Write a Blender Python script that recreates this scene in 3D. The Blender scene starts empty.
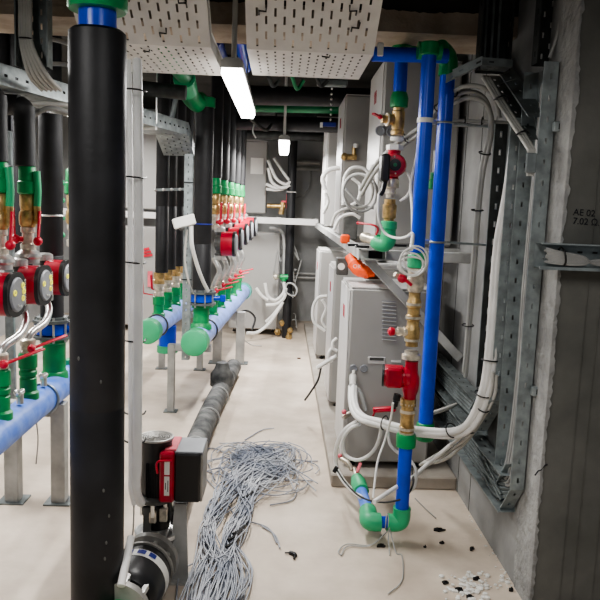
import bpy, math, random
from mathutils import Vector, Matrix, Quaternion
random.seed(7)
V = Vector
PI = math.pi
SC = bpy.context.scene
COL = SC.collection
H = 1.65
FPX = 700.0
YAW, PITCH, ROLL = 0.029, 0.1308997, math.radians(2.2)

# ------------------------------------------------------------------ camera
fw = V((math.sin(YAW)*math.cos(PITCH), math.cos(YAW)*math.cos(PITCH), -math.sin(PITCH)))
r0 = V((math.cos(YAW), -math.sin(YAW), 0)); u0 = r0.cross(fw)
cr = math.cos(ROLL)*r0 + math.sin(ROLL)*u0
cu = -math.sin(ROLL)*r0 + math.cos(ROLL)*u0
cam = bpy.data.cameras.new('camera'); cam.sensor_width = 36; cam.lens = FPX/600*36; cam.clip_start = .05
co = bpy.data.objects.new('camera', cam); COL.objects.link(co)
co.matrix_world = Matrix(((cr.x, cu.x, -fw.x, 0), (cr.y, cu.y, -fw.y, 0), (cr.z, cu.z, -fw.z, H), (0, 0, 0, 1)))
SC.camera = co

def at(px, py, y=None, x=None, z=None):
    """a measured photo point turned into a place in the room, at a known depth, side or height"""
    d = fw + cr*((px-300)/FPX) + cu*((300-py)/FPX)
    if y is not None: t = y/d.y
    elif x is not None: t = x/d.x
    else: t = (z-H)/d.z
    return V((0, 0, H)) + d*t

# ------------------------------------------------------------------ materials
MATS = {}
def mat(name, col, rough=.5, metal=0., var=.08, scale=6., bump=0., bscale=40., col2=None, emit=None, estr=0, spec=.5, coat=0):
    if name in MATS: return MATS[name]
    m = bpy.data.materials.new(name); m.use_nodes = True; nt = m.node_tree; b = nt.nodes['Principled BSDF']
    b.inputs['Roughness'].default_value = rough; b.inputs['Metallic'].default_value = metal
    b.inputs['Specular IOR Level'].default_value = spec
    b.inputs['Coat Weight'].default_value = coat
    tc = nt.nodes.new('ShaderNodeTexCoord')
    n = nt.nodes.new('ShaderNodeTexNoise'); n.inputs['Scale'].default_value = scale; n.inputs['Detail'].default_value = 6
    nt.links.new(tc.outputs['Object'], n.inputs['Vector'])
    rp = nt.nodes.new('ShaderNodeValToRGB')
    c = V(col); c2 = V(col2) if col2 else c*(1+var*2)
    c1 = c if col2 else c*(1-var*2)
    rp.color_ramp.elements[0].position = .35; rp.color_ramp.elements[1].position = .65
    rp.color_ramp.elements[0].color = (*c1, 1); rp.color_ramp.elements[1].color = (*c2, 1)
    nt.links.new(n.outputs['Fac'], rp.inputs['Fac']); nt.links.new(rp.outputs['Color'], b.inputs['Base Color'])
    if bump:
        n2 = nt.nodes.new('ShaderNodeTexNoise'); n2.inputs['Scale'].default_value = bscale; n2.inputs['Detail'].default_value = 5
        nt.links.new(tc.outputs['Object'], n2.inputs['Vector'])
        bp = nt.nodes.new('ShaderNodeBump'); bp.inputs['Strength'].default_value = bump; bp.inputs['Distance'].default_value = .02
        nt.links.new(n2.outputs['Fac'], bp.inputs['Height']); nt.links.new(bp.outputs['Normal'], b.inputs['Normal'])
    if emit:
        b.inputs['Emission Color'].default_value = (*emit, 1); b.inputs['Emission Strength'].default_value = estr
    MATS[name] = m
    return m

INS = mat('black_foam_insulation', (.014, .014, .016), .55, var=.18, scale=9, bump=.05)
INSF = mat('worn_black_foam', (.011, .011, .013), .5, var=.3, scale=5, bump=.06)
BLUE = mat('blue_pipe_plastic', (.0, .062, .62), .3, var=.08)
BLUEM = mat('blue_pipe_dusty', (.06, .19, .72), .45, col2=(.2, .33, .8), scale=14)
LILAC = mat('blue_pipe_bleached', (.28, .4, .86), .4, var=.1, scale=9)
GREEN = mat('green_fitting_plastic', (.012, .27, .085), .4, var=.1, scale=12)
GREENL = mat('green_cap_plastic', (.05, .42, .19), .45, var=.06)
GREEND = mat('green_pipe_dark', (.006, .17, .06), .45)
BRASS = mat('brass', (.52, .36, .16), .35, .7, var=.2, scale=25)
NICK = mat('nickel', (.66, .6, .5), .32, .6, var=.15, scale=30)
CHROME = mat('stainless_steel', (.66, .66, .64), .3, .8, var=.1, scale=20)
GALV = mat('galvanised_steel', (.30, .335, .34), .42, .45, var=.12, scale=18)
GALVD = mat('galvanised_steel_dull', (.16, .18, .18), .5, .4, var=.14, scale=14)
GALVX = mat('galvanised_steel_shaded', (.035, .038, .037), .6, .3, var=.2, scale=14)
CREAM = mat('pale_tray_steel', (.60, .58, .545), .5, .1, var=.04, scale=7)
STEELP = mat('grey_painted_steel', (.40, .40, .385), .55, .1, var=.1, scale=8)
RED = mat('red_pump_paint', (.42, .008, .03), .35, var=.12, scale=12)
REDL = mat('red_lever', (.62, .02, .05), .4, var=.08)
PINK = mat('pale_red_plastic', (.75, .16, .2), .4)
BLK = mat('black_plastic', (.008, .008, .009), .4, var=.1)
DGREY = mat('dark_grey_cast', (.1, .1, .095), .5, .2, var=.15, scale=16)
MGREY = mat('grey_face_plastic', (.27, .28, .3), .45, var=.05)
CASTG = mat('grey_cast_metal', (.33, .32, .30), .45, .4, var=.12, scale=9)
WHITEB = mat('bright_white_conduit', (.88, .88, .87), .35, var=.03)
WHITE = mat('white_cable_plastic', (.78, .77, .745), .45, var=.05)
WHITEG = mat('grey_white_conduit', (.50, .49, .46), .45, var=.07)
TCG = mat('grey_conduit_dull', (.33, .33, .31), .5, var=.06)
CBLG = mat('grey_cable', (.34, .34, .33), .5, var=.1)
CBLD = mat('dark_cable', (.03, .03, .03), .5)
HEAP = mat('bluish_grey_cable', (.16, .18, .23), .5, col2=(.44, .45, .48), scale=4)
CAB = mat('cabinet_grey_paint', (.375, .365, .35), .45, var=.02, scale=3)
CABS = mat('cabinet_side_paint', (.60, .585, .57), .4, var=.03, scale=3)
DARK = mat('dark_gap', (.01, .01, .01), .8)
LABEL = mat('white_label', (.75, .74, .7), .5, var=.03)
YEL = mat('yellow_indicator', (.8, .75, .05), .4, emit=(.9, .8, .1), estr=.6)
ORANGE = mat('orange_plastic', (.85, .1, .02), .5, var=.1)
REDINK = mat('red_ink', (.42, .04, .06), .6, var=.15)
TEAL = mat('teal_cap_plastic', (.1, .42, .34), .45)
DUST = mat('dusty_insulation', (.022, .024, .026), .75, col2=(.15, .15, .145), scale=9, bump=.15)
NAVY = mat('navy_plastic', (.01, .02, .2), .5)
TUBE = mat('lit_diffuser', (.9, .9, .9), .4, emit=(1, .985, .95), estr=9)
INK = mat('marker_ink', (.012, .012, .016), .7)

def wallmat(name, c1, c2, scale, stripes=False, rough=.85, bump=.2, bscale=14):
    m = mat(name, c1, rough, var=0, col2=c2, scale=scale, bump=bump, bscale=bscale, spec=.2)
    nt = m.node_tree; b = nt.nodes['Principled BSDF']; lk = b.inputs['Base Color'].links[0].from_socket
    tc = nt.nodes.new('ShaderNodeTexCoord')
    big = nt.nodes.new('ShaderNodeTexNoise'); big.inputs['Scale'].default_value = 1.1; big.inputs['Detail'].default_value = 8; big.inputs['Roughness'].default_value = .65
    nt.links.new(tc.outputs['Object'], big.inputs['Vector'])
    mr = nt.nodes.new('ShaderNodeMapRange'); mr.inputs[1].default_value = .3; mr.inputs[2].default_value = .7; mr.inputs[3].default_value = .78; mr.inputs[4].default_value = 1.1
    nt.links.new(big.outputs['Fac'], mr.inputs[0])
    mx = nt.nodes.new('ShaderNodeVectorMath'); mx.operation = 'SCALE'
    nt.links.new(lk, mx.inputs[0]); nt.links.new(mr.outputs[0], mx.inputs['Scale'])
    out = mx.outputs[0]
    nt.links.new(out, b.inputs['Base Color'])
    return m
FLOOR = wallmat('poured_beige_floor', (.55, .46, .375), (.67, .58, .485), 2.2, bump=.05, bscale=30, rough=.6)
PLINTHM = wallmat('plinth_concrete', (.36, .32, .275), (.46, .42, .37), 5, bump=.2)
CONC = wallmat('board_marked_concrete', (.12, .12, .11), (.16, .158, .145), 5, bump=.25)
PLAST = wallmat('grey_plaster', (.27, .27, .265), (.36, .36, .355), 4, bump=.15)
PLASTL = wallmat('light_plaster', (.27, .27, .265), (.38, .38, .37), 9, bump=.8, bscale=30)
CEILM = wallmat('dark_ceiling_paint', (.035, .034, .03), (.06, .057, .05), 3)
BACKM = wallmat('back_wall_paint', (.42, .425, .425), (.52, .52, .52), 3)

# ------------------------------------------------------------------ mesh builder
class MB:
    def __init__(s): s.v = []; s.f = []; s.mi = []; s.m = 0
    def add(s, vs, fs):
        k = len(s.v); s.v += [V(p) for p in vs]; s.f += [[k+i for i in f] for f in fs]; s.mi += [s.m]*len(fs)
        return s
    def box(s, c, d, rot=None, bev=0):
        x, y, z = d[0]/2, d[1]/2, d[2]/2
        c = V(c)
        if bev <= 0:
            P = [V((a*x, b*y, e*z)) for a in (-1, 1) for b in (-1, 1) for e in (-1, 1)]
            F = [(0, 1, 3, 2), (4, 6, 7, 5), (0, 4, 5, 1), (2, 3, 7, 6), (0, 2, 6, 4), (1, 5, 7, 3)]
        else:
            P = []; idx = {}
            for a in (-1, 1):
                for b in (-1, 1):
                    for e in (-1, 1):
                        for ax in range(3):
                            q = [a*(x-bev), b*(y-bev), e*(z-bev)]
                            q[ax] = (a*x, b*y, e*z)[ax]
                            idx[(a, b, e, ax)] = len(P); P.append(V(q))
            F = []
            for ax in range(3):
                for sg in (-1, 1):
                    o = [i for i in range(3) if i != ax]
                    q = []
                    for (m, n) in ((-1, -1), (1, -1), (1, 1), (-1, 1)):
                        k = [0, 0, 0]; k[ax] = sg; k[o[0]] = m; k[o[1]] = n; q.append(idx[(*k, ax)])
                    F.append(q)
            for ax in range(3):
                o = [i for i in range(3) if i != ax]
                for m in (-1, 1):
                    for n in (-1, 1):
                        q = []
                        for (sg, a2) in ((-1, o[0]), (1, o[0]), (1, o[1]), (-1, o[1])):
                            k = [0, 0, 0]; k[ax] = sg; k[o[0]] = m; k[o[1]] = n; q.append(idx[(*k, a2)])
                        F.append(q)
            for a in (-1, 1):
                for b in (-1, 1):
                    for e in (-1, 1): F.append([idx[(a, b, e, i)] for i in range(3)])
        if rot is not None: P = [rot @ p for p in P]
        return s.add([p+c for p in P], F)
    def bar(s, p0, p1, w, h, up=(0, 0, 1), bev=0):
        p0, p1 = V(p0), V(p1); d = (p1-p0); L = d.length; d.normalize(); up = V(up)
        sd = d.cross(up)
        if sd.length < 1e-4: sd = d.cross(V((1, 0, 0)))
        sd.normalize(); u = sd.cross(d)
        M = Matrix((d, sd, u)).transposed()
        return s.box((p0+p1)/2, (L, w, h), M, bev)
    def lathe(s, p0, ax, prof, n=20, phase=0):
        p0 = V(p0); ax = V(ax).normalized(); a = ax.orthogonal().normalized(); b = ax.cross(a)
        vs = []; fs = []
        for (t, r) in prof:
            for i in range(n):
                th = 2*PI*i/n+phase; vs.append(p0+ax*t+(a*math.cos(th)+b*math.sin(th))*max(r, 1e-5))
        for j in range(len(prof)-1):
            for i in range(n): fs.append((j*n+i, j*n+(i+1) % n, (j+1)*n+(i+1) % n, (j+1)*n+i))
        fs.append(tuple(range(n-1, -1, -1))); fs.append(tuple((len(prof)-1)*n+i for i in range(n)))
        return s.add(vs, fs)
    def cyl(s, p0, p1, r, r1=None, n=20):
        p0, p1 = V(p0), V(p1); L = (p1-p0).length
        return s.lathe(p0, p1-p0, [(0, r), (L, r if r1 is None else r1)], n)
    def ring(s, c, ax, R, r, n=20, m=6):
        c = V(c); ax = V(ax).normalized(); a = ax.orthogonal().normalized(); b = ax.cross(a); vs = []; fs = []
        for i in range(n):
            th = 2*PI*i/n; d = a*math.cos(th)+b*math.sin(th)
            for j in range(m):
                ph = 2*PI*j/m; vs.append(c+d*(R+r*math.cos(ph))+ax*r*math.sin(ph))
        for i in range(n):
            for j in range(m): fs.append((i*m+j, ((i+1) % n)*m+j, ((i+1) % n)*m+(j+1) % m, i*m+(j+1) % m))
        return s.add(vs, fs)
    def ball(s, c, r, n=14, sq=(1, 1, 1)):
        c = V(c); vs = []; fs = []; m = n//2
        for j in range(m+1):
            ph = PI*j/m
            for i in range(n):
                th = 2*PI*i/n; vs.append(c+V((r*sq[0]*math.sin(ph)*math.cos(th), r*sq[1]*math.sin(ph)*math.sin(th), r*sq[2]*math.cos(ph))))
        for j in range(m):
            for i in range(n): fs.append((j*n+i, (j+1)*n+i, (j+1)*n+(i+1) % n, j*n+(i+1) % n))
        return s.add(vs, fs)
    def tube(s, pts, r, n=8, sub=6, closed=False):
        pts = [V(p) for p in pts]
        if sub > 1 and len(pts) > 2:
            P = []
            m = len(pts)
            rng = range(m) if closed else range(m-1)
            for i in rng:
                a = pts[(i-1) % m] if (closed or i > 0) else pts[0]*2-pts[1]
                b = pts[i]; c = pts[(i+1) % m]
                d = pts[(i+2) % m] if (closed or i+2 < m) else pts[-1]*2-pts[-2]
                for k in range(sub):
                    t = k/sub
                    P.append(.5*((2*b)+(c-a)*t+(2*a-5*b+4*c-d)*t*t+(-a+3*b-3*c+d)*t**3))
            if not closed: P.append(pts[-1])
        else: P = pts
        m = len(P); vs = []; fs = []
        T = (P[1]-P[0]).normalized(); N = T.orthogonal().normalized()
        for i in range(m):
            if closed: t = P[(i+1) % m]-P[i-1]
            else: t = P[min(i+1, m-1)]-P[max(i-1, 0)]
            if t.length < 1e-9: t = T
            t = t.normalized(); q = T.rotation_difference(t); N = (q @ N); N = (N-t*N.dot(t)).normalized(); T = t; B = t.cross(N)
            rr = r[i*len(r)//m] if isinstance(r, (list, tuple)) else r
            for j in range(n):
                a = 2*PI*j/n; vs.append(P[i]+(N*math.cos(a)+B*math.sin(a))*rr)
        for i in range(m if closed else m-1):
            for j in range(n): fs.append((i*n+j, ((i+1) % m)*n+j, ((i+1) % m)*n+(j+1) % n, i*n+(j+1) % n))
        if not closed: fs.append(tuple(range(n-1, -1, -1))); fs.append(tuple((m-1)*n+j for j in range(n)))
        return s.add(vs, fs)
    def prism(s, poly, o, u, v, t):
        """poly: 2D outline in u,v at o, extruded along t"""
        o, u, v, t = V(o), V(u), V(v), V(t); n = len(poly)
        A = [o+u*a+v*b for a, b in poly]; B = [p+t for p in A]
        return s.add(A+B, [tuple(range(n-1, -1, -1)), tuple(range(n, 2*n))]+[(i, (i+1) % n, n+(i+1) % n, n+i) for i in range(n)])
    def perf(s, o, u, v, W, L, cw, cl, sw, sl, edge=.012, stag=True):
        """sheet W wide along u, L long along v, with real slots sw x sl in cells cw x cl"""
        o, u, v = V(o), V(u).normalized(), V(v).normalized()
        nc = max(1, int((W-2*edge)/cw)); m0 = (W-nc*cw)/2
        def q(a0, a1, b0, b1):
            if a1-a0 > 1e-6 and b1-b0 > 1e-6: s.add([o+u*a0+v*b0, o+u*a1+v*b0, o+u*a1+v*b1, o+u*a0+v*b1], [(0, 1, 2, 3)])
        q(0, m0, 0, L); q(W-m0, W, 0, L)
        for c in range(nc):
            a = m0+c*cw; h0 = a+(cw-sw)/2; h1 = h0+sw
            q(a, h0, 0, L); q(h1, a+cw, 0, L)
            b = 0; y = (cl/2 if (stag and c % 2) else 0)+(cl-sl)/2
            while y+sl < L-.004:
                q(h0, h1, b, y); b = y+sl; y += cl
            q(h0, h1, b, L)
        return s
    def tray(s, p0, p1, wdir, W, hdir, Hh, cw=.03, cl=.05, sw=.007, sl=.022):
        """U shaped cable tray from p0 to p1 (one lower edge), base W along wdir, flanges Hh along hdir"""
        p0, p1 = V(p0), V(p1); d = p1-p0; L = d.length; w = V(wdir).normalized(); h = V(hdir).normalized()
        s.perf(p0, w, d, W, L, cw, cl, sw, sl)
        s.perf(p0, h, d, Hh, L, Hh*.6, cl, sw, sl, edge=.004)
        s.perf(p0+w*W, h, d, Hh, L, Hh*.6, cl, sw, sl, edge=.004)
        for k in (0, W):
            q = p0+w*k+h*Hh; s.bar(q, q+d, .006, .006, up=h)
        return s
    def build(s, name, m, parent=None, smooth=None):
        me = bpy.data.meshes.new(name)
        off = V((0, 0, 0)); p = parent
        while p is not None: off += p.location; p = p.parent
        me.from_pydata([tuple(p-off) for p in s.v], [], s.f)
        ms = m if isinstance(m, (list, tuple)) else [m]
        for x in ms: me.materials.append(x)
        if len(ms) > 1: me.polygons.foreach_set('material_index', s.mi)
        me.polygons.foreach_set('use_smooth', [True]*len(me.polygons))
        me.update()
        try: me.set_sharp_from_angle(angle=math.radians(38))
        except Exception: pass
        o = bpy.data.objects.new(name, me); COL.objects.link(o); o.parent = parent
        return o

def tag(o, label, cat, group=None, kind=None):
    o['label'] = label; o['category'] = cat
    if group: o['group'] = group
    if kind: o['kind'] = kind
    return o
def thing(name, label, cat, loc=(0, 0, 0), group=None):
    o = bpy.data.objects.new(name, None); o.empty_display_size = .05; COL.objects.link(o); o.location = loc
    return tag(o, label, cat, group)
def struct(o): o['kind'] = 'structure'; return o
def kids(o): return [c for c in bpy.data.objects if c.parent == o]
def dup(root, loc, label, group=None):
    r = root.copy(); COL.objects.link(r); r.location = loc; r['label'] = label
    if group: r['group'] = group
    for ch in kids(root):
        c = ch.copy(); COL.objects.link(c); c.parent = r
        for g in kids(ch):
            d = g.copy(); COL.objects.link(d); d.parent = c
    return r
def ties(parent, specs, R, name='cable_tie', m=BLK, r=.0025):
    for c, ax in specs: MB().ring(c, ax, R, r, 14, 5).build(name, m, parent)
def text(name, s, loc, right, up, size, m, parent=None, ext=.0006):
    cu_ = bpy.data.curves.new(name, 'FONT'); cu_.body = s; cu_.size = size; cu_.extrude = ext; cu_.align_x = 'CENTER'; cu_.align_y = 'CENTER'
    cu_.materials.append(m)
    to = bpy.data.objects.new(name+'_curve', cu_); COL.objects.link(to)
    bpy.context.view_layer.update()
    me = bpy.data.meshes.new_from_object(to.evaluated_get(bpy.context.evaluated_depsgraph_get()))
    bpy.data.objects.remove(to); bpy.data.curves.remove(cu_); me.name = name
    if not me.materials: me.materials.append(m)
    o = bpy.data.objects.new(name, me); COL.objects.link(o)
    r = V(right).normalized(); u = V(up).normalized(); n = r.cross(u)
    off = V((0, 0, 0)); p = parent
    while p is not None: off += p.location; p = p.parent
    l = V(loc)-off
    mw = Matrix(((r.x, u.x, n.x, l.x), (r.y, u.y, n.y, l.y), (r.z, u.z, n.z, l.z), (0, 0, 0, 1)))
    o.parent = parent; o.matrix_local = mw
    return o

# ================================================================== SETTING
BACK, RW, LW, CEIL = 10.2, 1.1, -3.3, 2.95
PY = 2.74
struct(MB().box((-.8, 4.6, -.05), (6.2, 13, .1)).build('floor', FLOOR))
struct(MB().box((-.8, 4.6, CEIL+.05), (6.2, 13, .1)).build('ceiling', CEILM))
struct(MB().box((-1, BACK+.05, 1.5), (5.2, .1, 3)).build('wall_back', BACKM))
struct(MB().box((LW-.05, 4.6, 1.5), (.1, 13, 3)).build('wall_left', BACKM))
struct(MB().box((RW+.1, 6.52, 1.5), (.2, 7.4, 3)).build('wall_right', PLAST))
struct(MB().box((RW+.72, 2.85+.26, 1.5), (1.04+.4, .06, 3)).build('wall_front_pillar', CONC)) if False else None
pil = MB(); pil.m = 0
bx = [RW+.0, 1.222, 1.278, 1.36, 1.47, 1.6, 1.75, 1.9, 2.3]      # board-marked face: shallow steps and ridges
for i in range(len(bx)-1):
    pil.box(((bx[i]+bx[i+1])/2, PY+.15+.0015*(i % 2), 1.5), (bx[i+1]-bx[i]-.0008, .30, 3))
for i, x in enumerate(bx[1:5]):
    pts = [(x+.0025*math.sin(z*2.1+i), PY-.0015, z) for z in [k*.25 for k in range(13)]]
    pil.tube(pts, .0016, 5, 3)
struct(pil.build('wall_front', CONC))
# ragged edge of light plaster round the corner of the pillar
e = []; z = 0
while z < 2.95:
    e.append((.004+.012*random.random()+.006*math.sin(z*5)*math.sin(z*11), z)); z += .018
e = [(-.002, 0)]+e+[(-.002, 2.95)]
pl = MB().prism([(a, b) for a, b in e][::-1], (RW-.001, PY, 0), (1, 0, 0), (0, 0, 1), (0, -.006, 0))
struct(pl.build('trim_1', PLASTL))
st = MB()
pp = [(0, 0)]+[(.19+.03*math.sin(z*2.3)+.015*random.random(), z) for z in [k*.05 for k in range(60)]]+[(0, 2.95)]
st.prism(pp, (RW+.001, PY-.004, 0), (0, 1, 0), (0, 0, 1), (-.006, 0, 0))
struct(st.build('trim_2', PLASTL))
# floor plinth for the cabinets
pm = MB().box(((.345+RW)/2, 6.75, .04), (RW-.345, 5.5, .08), bev=.008)
struct(pm.build('floor_plinth', PLINTHM))
# vertical board seams on the right wall
sm = MB()
for y, w in ((3.98, .006), (4.32, .008), (3.72, .004), (4.7, .006)): sm.box((RW-.0005, y, 1.5), (.002, w, 3))
struct(sm.build('trim_3', DARK))
# beam across the room
BY = 3.5
struct(MB().box((-1.1, BY+.2, 2.52+.25), (4.4, .4, .5)).build('ceiling_beam', CEILM))
bl = MB(); pts = [(LW, 0)]+[(RW, 0)]
xs = [RW-.02*k for k in range(int((RW-LW)/.02))]
poly = [(LW, 0), (RW, 0)]+[(x, .085+.006*math.sin(x*17)+.01*random.random()) for x in xs]
bl.prism(poly, (0, BY, 2.512), (1, 0, 0), (0, 0, 1), (0, -.012, 0))
bl.box((-1.1, BY+.19, 2.51), (4.4, .40, .012))
PEACH = wallmat('bare_beam_plaster', (.34, .27, .21), (.48, .40, .32), 6, bump=.6, bscale=20)
struct(bl.build('trim_4', PEACH))
bm2 = MB().bar((LW, BY-.012, 2.548), (RW, BY-.012, 2.548), .006, .01); bm2.build('trim_5', PEACH)['kind'] = 'structure'

# ================================================================== LAMPS
def luminaire(x, y0, L, z, label, power, drop=True, rot=0):
    t = thing('tube_lamp', label, 'lamp', (x, y0+L/2, z), 'waterproof tube lamps')
    body = MB()
    sec = [(-.05, 0), (-.05, .03), (-.03, .045), (.03, .045), (.05, .03), (.05, 0)]
    body.prism(sec, (x, y0, z), (1, 0, 0), (0, 0, 1), (0, L, 0)); body.build('housing', STEELP, t)
    sec2 = [(-.047, 0), (-.05, -.025), (-.038, -.05), (.038, -.05), (.05, -.025), (.047, 0)]
    MB().prism(sec2, (x, y0+.01, z), (1, 0, 0), (0, 0, 1), (0, L-.02, 0)).build('diffuser', TUBE, t)
    if drop:
        MB().cyl((x, y0+.12, z+.045), (x, y0+.12, CEIL), .013, n=12).build('suspension_rod', LABEL, t)
        MB().cyl((x, y0+L-.15, z+.045), (x, y0+L-.15, CEIL), .004, n=8).build('suspension_wire', CHROME, t)
    ld = bpy.data.lights.new('lamp_light', 'AREA'); ld.shape = 'RECTANGLE'; ld.size = .1; ld.size_y = L; ld.energy = power; ld.color = (1, .985, .96)
    lo = bpy.data.objects.new('lamp_light', ld); COL.objects.link(lo); lo.parent = t; lo.location = (0, 0, -.058)
    ld.spread = PI
    return t
lm = luminaire(-.255, 3.3, 1.45, 2.27, 'long lit tube lamp hanging between the two wide perforated trays', 34)
luminaire(-.01, 6.45, 1.2, 2.25, 'smaller far lit tube lamp hanging deeper in the aisle', 75)
luminaire(-2.1, 3.6, 1.3, 2.5, 'tube lamp over the left aisle', 55)
luminaire(-2.1, 6.9, 1.3, 2.5, 'tube lamp over the far left aisle', 55)
luminaire(.35, .2, 1.3, 2.55, 'added unseen tube lamp behind the viewer over the near end of the aisle', 19)  # out of view, added to light the scene from the front
luminaire(-1.3, .4, 1.3, 2.55, 'added unseen tube lamp behind the viewer on the left side', 27)  # second unseen lamp, added as soft front light from the left
w = bpy.data.worlds.new('world'); SC.world = w; w.use_nodes = True
w.node_tree.nodes['Background'].inputs[0].default_value = (.9, .95, 1, 1); w.node_tree.nodes['Background'].inputs[1].default_value = .12

# ================================================================== WIDE PERFORATED TRAYS OVERHEAD
def wide_tray(xl, xr, yf, ye, z, label, marks):
    t = thing('perforated_tray', label, 'cable tray', ((xl+xr)/2, ye, z), 'wide pale perforated trays overhead')
    W = xr-xl
    b = MB(); b.perf((xl, yf, z), (1, 0, 0), (0, 1, 0), W, ye-yf, .037, .075, .008, .03); b.build('flat_panel', CREAM, t)
    s = V((0, yf-1.45, (yf-1.45)*-.55)).normalized(); L = .52
    d = V((0, -math.cos(math.radians(36)), math.sin(math.radians(36))))
    b = MB(); b.perf((xl, yf, z), (1, 0, 0), d, W, L, .037, .076, .009, .04); b.build('sloping_panel', CREAM, t)
    for sd, x in ((-1, xl), (1, xr)):
        f = MB(); e0 = V((x, yf, z)); e1 = V((x, ye, z)); e2 = e0+d*L
        n = V((0, 0, 1))
        for a, c in ((e0, e1), (e0, e2)):
            f.add([a, c, c+n*.06, a+n*.06], [(0, 1, 2, 3)])
            f.bar(a+n*.06, c+n*.06, .008, .004)
        f.build('side_flange', CREAM, t)
    f = MB().box(((xl+xr)/2, ye, z+.004), (W, .004, .012)); f.build('end_lip', CREAM, t)
    for (u_, v_, fl) in marks:                       # bent tie wires poking through the slots
        k = MB(); o = V((xl+u_*W, yf, z))+d*v_ if v_ >= 0 else V((xl+u_*W, yf-v_, z))
        e = V((0, -1, 0)) if v_ < 0 else d
        k.tube([o+V((0, 0, -.004)), o+V((.0, 0, -.012))+e*.03, o+V((.028*fl, 0, -.014))+e*.03, o+V((.03*fl, 0, -.012))+e*.055], .0035, 6, 1)
        k.build('tie_wire', BLK, t)
wide_tray(-.175, .358, 3.05, 3.62, 2.30, 'right-hand wide pale perforated tray above the aisle, beside the blue pipes', [(.8, .12, 1), (.82, .2, -1), (.6, -.05, 1), (.1, .18, 1)])
wide_tray(-.86, -.325, 3.05, 3.68, 2.30, 'left-hand wide pale perforated tray above the big black pipe', [(.62, .05, 1), (.85, .2, -1), (.45, -.1, 1)])

# ================================================================== BIG BLACK PIPE IN FRONT
def z_at(py, y, px=100): return at(px, py, y=y).z
BPx, BPy = -.652, 2.5
t = thing('insulated_pipe', 'thick black insulated pipe standing closest to the viewer, floor to ceiling', 'pipe', (BPx, BPy, 0))
MB().lathe((BPx, BPy, 0), (0, 0, 1), [(0, .096), (.9, .097), (.905, .0955), (.91, .097), (2.15, .097), (2.212, .096), (2.222, .085)], 40).build('insulation_sleeve', INSF, t)
MB().cyl((BPx, BPy, 2.2), (BPx, BPy, 2.32), .063, n=32).build('blue_pipe', BLUE, t)
MB().lathe((BPx, BPy, 2.285), (0, 0, 1), [(0, .094), (.008, .1), (.1, .1), (.11, .088), (.5, .088)], 32).build('green_socket', GREEN, t)
for zz, a in ((1.02, -1.2), (.62, -1.1), (.42, -1.0), (.36, -1.05), (.52, -.9), (1.1, -2.0)):
    th = a; c = V((BPx+.1*math.cos(th), BPy+.1*math.sin(th), zz)); MB().ball(c, .005, 8, (.9, .25, 1.6)).build('scuff_mark', DGREY, t)

# white conduits right beside it
t = thing('cable_conduit', 'pair of white vertical conduits tied together right beside the big black pipe', 'conduit', (-.56, 2.7, .3))
def line(y, pts): return [at(a, b, y=y) for a, b in pts]
MB().tube([at(137, 60, y=2.95), at(138, 110, y=2.9), at(138.5, 250, y=2.85), at(137.5, 400, y=2.8), at(137, 465, y=2.8), at(136, 482, y=2.8), at(137, 494, y=2.82), at(141, 503, y=2.86)], .0195, 14, 8).build('wide_conduit', WHITEB, t)
MB().tube([at(128.5, 60, y=2.95), at(129.5, 110, y=2.9), at(130.5, 250, y=2.87), at(131, 400, y=2.82), at(131, 470, y=2.8), at(131, 488, y=2.8), at(134, 504, y=2.83)], .011, 12, 8).build('narrow_conduit', WHITEB, t)
for y_ in (90, 177, 262, 340, 412, 440):
    c = at(134, y_, y=2.86); MB().tube([c+V((-.036, -.012, 0)), c+V((-.02, -.03, 0)), c+V((.02, -.034, -.002)), c+V((.042, -.01, -.004)), c+V((.045, .02, 0))], .0035, 6, 4).build('cable_tie', BLK, t)
t = MB().tube([at(131, 537, y=2.58), at(121, 586, y=2.42)], .015, 12, 1).build('white_conduit_stub', WHITE)
tag(t, 'short white conduit stub lying against the motor pump pipework', 'conduit')
t = MB().tube([at(134, 470, y=2.9), at(133, 530, y=3.0), at(126, 560, y=3.0), at(122, 575, y=2.95)], .004, 6, 6).build('thin_cable', CBLG)
tag(t, 'thin grey cable hanging down between black pipe and motor pump', 'cable')

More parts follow.
